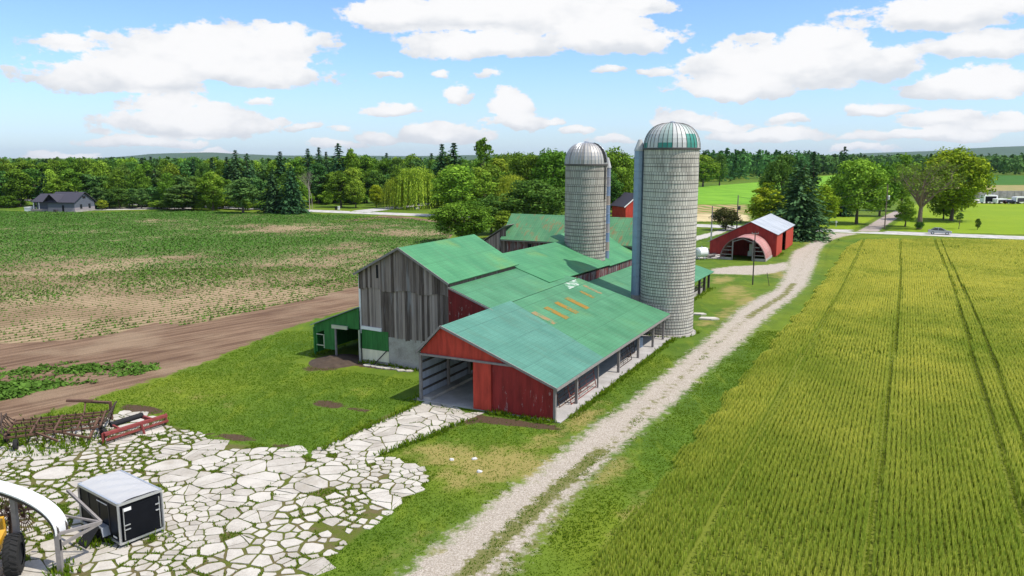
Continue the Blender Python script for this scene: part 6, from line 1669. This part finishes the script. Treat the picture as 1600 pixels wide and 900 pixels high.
h = np.where(verge, .05 + .13 * np.clip(fbm(x, y, 2.5, 3, 41) - .35, 0, 1), .05 + .03 * rs.rand(len(x))) * rs.uniform(.7, 1.3, len(x))
t = np.clip(.12 + (fbm(x, y, 5, 4, 44) - .5) * 1.3 + dr * .8 + np.where(verge, .5, 0), 0, 1)
tag(blades('grass_blades', x, y, h, np.where(verge, .06, .05), t, M['weed'], 2, .5), 'mown grass on the near lawn and rank grass along the lane', 'grass')
# weeds in the joints of the slab yard
n = 90000; y = rs.uniform(24, 48, n); x = rs.uniform(-34, -2, n); k = (poly_sd(x, y, yard_poly) > -.2) & inview(x, y) & (fbm(x, y, 1.6, 3, 71) > .46)
ras = np.zeros((560, 760), bool)          # 5 cm raster of the slabs, so that weeds only grow in the gaps
for q in SLABS:
    Q = np.array(q); i0 = np.clip(((Q.min(0) - [-36, 22]) / .05).astype(int), 0, [759, 559]); i1 = np.clip(((Q.max(0) - [-36, 22]) / .05).astype(int) + 2, 0, [760, 560])
    if (i1 <= i0).any(): continue
    GX, GY = np.meshgrid(-36 + .05 * (np.arange(i0[0], i1[0]) + .5), 22 + .05 * (np.arange(i0[1], i1[1]) + .5)); ras[i0[1]:i1[1], i0[0]:i1[0]] |= poly_sd(GX, GY, q) > -.03
k &= ~ras[np.clip(((y - 22) / .05).astype(int), 0, 559), np.clip(((x + 36) / .05).astype(int), 0, 759)]; x, y = x[k], y[k]
tag(blades('weeds', x, y, .075 + .07 * rs.rand(len(x)), np.full(len(x), .05), np.clip(fbm(x, y, 3, 3, 5) - .1, 0, 1), M['weed'], 2, .6), 'weeds growing in the joints of the broken concrete yard', 'weeds')

# rank weeds along the foot of walls, posts and machines
ed = []
def along(a, b, n, off=.25):
    a, b = np.array(a[:2]), np.array(b[:2]); t = rs.rand(n)[:, None]; ed.append(a + (b - a) * t + rs.normal(0, off, (n, 2)))
along(W(-.35, -4.6), W(-.35, 0), 150, .16); along(W(6.3, -20), W(6.3, -11.8), 110, .2); along(W(1, .75), W(26, .75), 420, .16); along(W(6.4, -24.8), W(13.8, -25.1), 200, .2); along(W(-.2, -10.5), W(6, -10.7), 160, .2)
th_ = rs.uniform(0, 6.28, 130); ed.append(C1 + np.stack([np.cos(th_), np.sin(th_)], 1) * rs.uniform(2.85, 3.15, (130, 1)))
along(g(30, 705), g(150, 690), 260, .8); along(g(60, 662), g(150, 655), 240, .9); along(g(130, 850), g(250, 842), 120, .3); along(g(85, 896), g(110, 896), 60, .3); along(W(37, -2.6), W(56, -2.4), 200, .2); along(W(93, .3), W(100, .3), 60, .2)
along(g(497, 706), g(655, 633), 200, .15); along(g(592, 714), g(735, 657), 200, .15)
ed = np.concatenate(ed); x, y = ed[:, 0], ed[:, 1]
tag(blades('tall_weeds', x, y, rs.uniform(.12, .38, len(x)), np.full(len(x), .06), rs.uniform(0, .8, len(x)), M['weed'], 4, .6), 'tall weeds along the foot of the sheds, silo and parked machinery', 'weeds')
# ------------------------------------------------------------------ sky, sun, camera
SUN_EL, SUN_AZ = 58.0, 111.0          # degrees; azimuth clockwise from the view direction (+Y)
w = NT('World', True); SC.world = w.m
sky = w.n('ShaderNodeTexSky', sky_type='NISHITA'); sky.sun_disc = False
sky.sun_elevation = rad(SUN_EL); sky.sun_rotation = rad(SUN_AZ); sky.altitude = 300; sky.air_density = 1.0; sky.dust_density = .6; sky.ozone_density = 1.6
gen = w.n('ShaderNodeTexCoord').outputs['Generated']
nrm = w.vmath('NORMALIZE', gen); sp = w.n('ShaderNodeSeparateXYZ'); w.set(sp.inputs[0], nrm)
az = w.math('ARCTAN2', sp.outputs[0], sp.outputs[1]); el = w.math('ARCSINE', sp.outputs[2])
# cloud field: each cloud is a heap with a flat base at its own bearing and height in the sky
CLOUDS = []   # (px, py, half width px, half height px, weight) as seen in the photograph -> bearing, elevation
for c in [(330, 92, 190, 52, 1.0), (200, 120, 150, 40, .8), (445, 75, 80, 40, .9), (390, 118, 140, 30, .9), (300, 195, 135, 34, .9), (260, 165, 70, 24, .8), (395, 160, 34, 14, .6), (110, 70, 60, 20, .6),
          (800, 25, 250, 50, 1.0), (620, 30, 110, 34, .9), (950, 60, 140, 40, 1.0), (760, 75, 150, 30, .9), (1000, 10, 80, 30, .8), (715, 152, 30, 22, .9), (620, 172, 62, 18, .8), (795, 170, 50, 34, 1.0), (810, 190, 70, 16, .8), (760, 120, 44, 10, .5),
          (700, 212, 90, 22, .8), (1240, 105, 190, 50, 1.0), (1290, 78, 90, 40, 1.0), (1140, 140, 110, 26, .9), (1400, 95, 60, 22, .7), (1480, 22, 150, 36, 1.0), (1560, 8, 120, 30, .9), (1530, 72, 90, 24, .9), (1520, 135, 110, 28, 1.0),
          (1380, 170, 70, 14, .7), (1240, 190, 50, 12, .6), (1480, 190, 70, 20, .8), (1060, 190, 60, 22, .7), (1200, 215, 110, 16, .8), (1440, 215, 110, 14, .8), (960, 220, 60, 14, .6), (520, 228, 50, 12, .5), (590, 218, 40, 16, .6), (100, 246, 60, 10, .6), (330, 240, 60, 8, .5), (1040, 110, 70, 14, .5), (1600, 190, 60, 20, .6), (600, 120, 26, 7, .55), (940, 112, 30, 8, .55), (1000, 112, 26, 9, .6), (680, 120, 20, 7, .5), (480, 200, 40, 10, .6), (860, 190, 26, 10, .7), (900, 205, 40, 9, .6), (540, 205, 30, 10, .6), (1120, 200, 60, 16, .8), (1340, 235, 60, 8, .6), (1560, 200, 80, 14, .8), (230, 225, 90, 12, .7), (1180, 60, 40, 10, .5), (1330, 25, 30, 8, .4)]:
    d = ray(c[0], c[1]); n_ = np.linalg.norm(d)
    CLOUDS.append((math.atan2(d[0], d[1]), math.asin(d[2] / n_), c[2] / FPX * 1.0, c[3] / FPX, c[4]))
cv = w.n('ShaderNodeCombineXYZ'); w.set(cv.inputs[0], az); w.set(cv.inputs[1], w.math('MULTIPLY', el, 1.7))
n1 = w.noise(13, 12, cv.outputs[0], .64); n2 = w.noise(46, 8, cv.outputs[0], .62)
wx = w.math('ADD', az, w.math('MULTIPLY', w.math('SUBTRACT', w.noise(9, 4, cv.outputs[0]), .5), .09)); wy = w.math('ADD', el, w.math('MULTIPLY', w.math('SUBTRACT', w.noise(13, 5, w.vmath('ADD', cv.outputs[0], (7, 3, 1))), .5), .032))
# one node group = one cloud
G = bpy.data.node_groups.new('cloud heap', 'ShaderNodeTree')
for nm, io in (('az', 'INPUT'), ('el', 'INPUT'), ('a0', 'INPUT'), ('e0', 'INPUT'), ('w', 'INPUT'), ('h', 'INPUT'), ('k', 'INPUT'), ('density', 'OUTPUT'), ('height', 'OUTPUT')): G.interface.new_socket(nm, in_out=io, socket_type='NodeSocketFloat')
gi = G.nodes.new('NodeGroupInput'); go = G.nodes.new('NodeGroupOutput')
def gm_(op, a, b=None):
    o = G.nodes.new('ShaderNodeMath'); o.operation = op
    for i, v in enumerate((a, b)):
        if v is None: continue
        if isinstance(v, (int, float)): o.inputs[i].default_value = v
        else: G.links.new(v, o.inputs[i])
    return o.outputs[0]
I = gi.outputs
dx = gm_('DIVIDE', gm_('SUBTRACT', I['az'], I['a0']), I['w']); dy = gm_('DIVIDE', gm_('SUBTRACT', I['el'], I['e0']), I['h'])
low = gm_('MULTIPLY', gm_('LESS_THAN', dy, 0.0), .55); dyl = gm_('MULTIPLY', dy, gm_('ADD', low, 1.0))
r2 = gm_('ADD', gm_('MULTIPLY', dx, dx), gm_('MULTIPLY', dyl, dyl))
den = gm_('MULTIPLY', gm_('SUBTRACT', 1.0, gm_('SQRT', r2)), I['k'])
G.links.new(den, go.inputs[0]); G.links.new(gm_('MULTIPLY', gm_('MAXIMUM', gm_('ADD', den, .45), 0.0), gm_('ADD', dy, 1.2)), go.inputs[1])
den = None; hgt = None
for a0, e0, cw, ch, ck in CLOUDS:
    q = w.n('ShaderNodeGroup', node_tree=G); w.set(q.inputs[0], wx); w.set(q.inputs[1], wy)
    for i, v in enumerate((a0, e0, cw * 1.02, ch * 1.04, ck)): q.inputs[2 + i].default_value = v
    den = q.outputs[0] if den is None else w.math('MAXIMUM', den, q.outputs[0]); hgt = q.outputs[1] if hgt is None else w.math('MAXIMUM', hgt, q.outputs[1])
dn = w.math('ADD', den, w.math('ADD', w.math('MULTIPLY', w.math('SUBTRACT', n1, .5), 1.35), w.math('MULTIPLY', w.math('SUBTRACT', n2, .5), .75)))
mask = w.step(dn, .09, .25)
# sunlit tops, greyer bases and hollows
sh = w.math('ADD', w.math('MULTIPLY', hgt, .55), w.math('MULTIPLY', w.math('SUBTRACT', w.noise(17, 7, w.vmath('ADD', cv.outputs[0], (0, -.02, 2)), .6), .5), 1.5))
cl = w.mix(w.step(sh, .1, .85), (CLOUD_LO[0], CLOUD_LO[1], CLOUD_LO[2]), (CLOUD_HI[0], CLOUD_HI[1], CLOUD_HI[2]))
veil = w.math('MULTIPLY', w.step(w.math('ADD', w.noise(4.5, 6, cv.outputs[0], .6), w.math('MULTIPLY', el, -1.2)), .40, .68), .3)
hz = w.math('MULTIPLY', w.step(el, .12, -.01), .45)
base = w.mix(w.math('MAXIMUM', veil, hz), w.mix(1.0, sky.outputs[0], SKY_TINT, 'MULTIPLY'), HAZE_COL)
col = w.mix(mask, base, cl)
bg = w.n('ShaderNodeBackground'); w.set(bg.inputs[0], col); bg.inputs[1].default_value = SKY_STR
# overhead and behind: unseen cloud from plain noise, brightened to add fill light
m2 = w.step(w.noise(3.2, 7, w.scalev(nrm, (1, 1, 1.6)), .6), .50, .60)
col2 = w.mix(m2, w.mix(1.0, sky.outputs[0], (1.02, 1.05, 1.12), 'MULTIPLY'), (6.3, 6.3, 6.3))
bg2 = w.n('ShaderNodeBackground'); w.set(bg2.inputs[0], col2); bg2.inputs[1].default_value = SKY_STR
ms = w.n('ShaderNodeMixShader'); win = w.math('MULTIPLY', w.math('LESS_THAN', w.math('ABSOLUTE', az), .95), w.math('LESS_THAN', el, .30))
w.set(ms.inputs[0], win); w.t.links.new(bg2.outputs[0], ms.inputs[1]); w.t.links.new(bg.outputs[0], ms.inputs[2])
wo = w.n('ShaderNodeOutputWorld'); w.t.links.new(ms.outputs[0], wo.inputs[0])
w.m.cycles.sampling_method = 'MANUAL'; w.m.cycles.sample_map_resolution = 512

sl = bpy.data.lights.new('sun', 'SUN'); sl.energy = SUN_STR; sl.angle = rad(.53); sl.color = (1, .955, .88)
so_ = bpy.data.objects.new('sun', sl); COL.objects.link(so_)
dv = Vector((math.sin(rad(SUN_AZ)) * math.cos(rad(SUN_EL)), math.cos(rad(SUN_AZ)) * math.cos(rad(SUN_EL)), math.sin(rad(SUN_EL))))
so_.rotation_euler = dv.to_track_quat('Z', 'Y').to_euler(); so_.location = dv * 200

cam = bpy.data.cameras.new('camera'); cam.sensor_width = 36; cam.sensor_fit = 'HORIZONTAL'; cam.lens = FPX / 1600 * 36; cam.clip_start = .5; cam.clip_end = 40000
co = bpy.data.objects.new('camera', cam); COL.objects.link(co); co.location = (0, 0, CAMH); co.rotation_euler = (math.pi / 2 - PITCH, 0, 0); SC.camera = co
SC.render.engine = 'CYCLES'
SC.view_settings.view_transform = 'Standard'; SC.view_settings.look = 'None'; SC.view_settings.exposure = EXPO; SC.view_settings.gamma = 1
SC.cycles.max_bounces = 5; SC.cycles.diffuse_bounces = 3; SC.cycles.glossy_bounces = 2; SC.cycles.transmission_bounces = 3; SC.cycles.volume_bounces = 0; SC.cycles.caustics_reflective = False; SC.cycles.caustics_refractive = False
SC.cycles.use_denoising = True
SC.render.resolution_x = 1024; SC.render.resolution_y = 576

# clear summer air: far woods and hills pale a little
if HAZE > 0:
    hv = NT('air'); pv = hv.n('ShaderNodeVolumePrincipled'); pv.inputs['Color'].default_value = (.72, .84, 1, 1); pv.inputs['Density'].default_value = HAZE; pv.inputs['Anisotropy'].default_value = .3
    ho_ = hv.n('ShaderNodeOutputMaterial'); hv.t.links.new(pv.outputs[0], ho_.inputs['Volume'])
    mb = MB(); mb.box((-14500, -2500, -8), (14500, 14500, 160)); tag(mb.build('haze', hv.m), 'thin blue summer haze over the farmland', 'haze', kind='stuff')
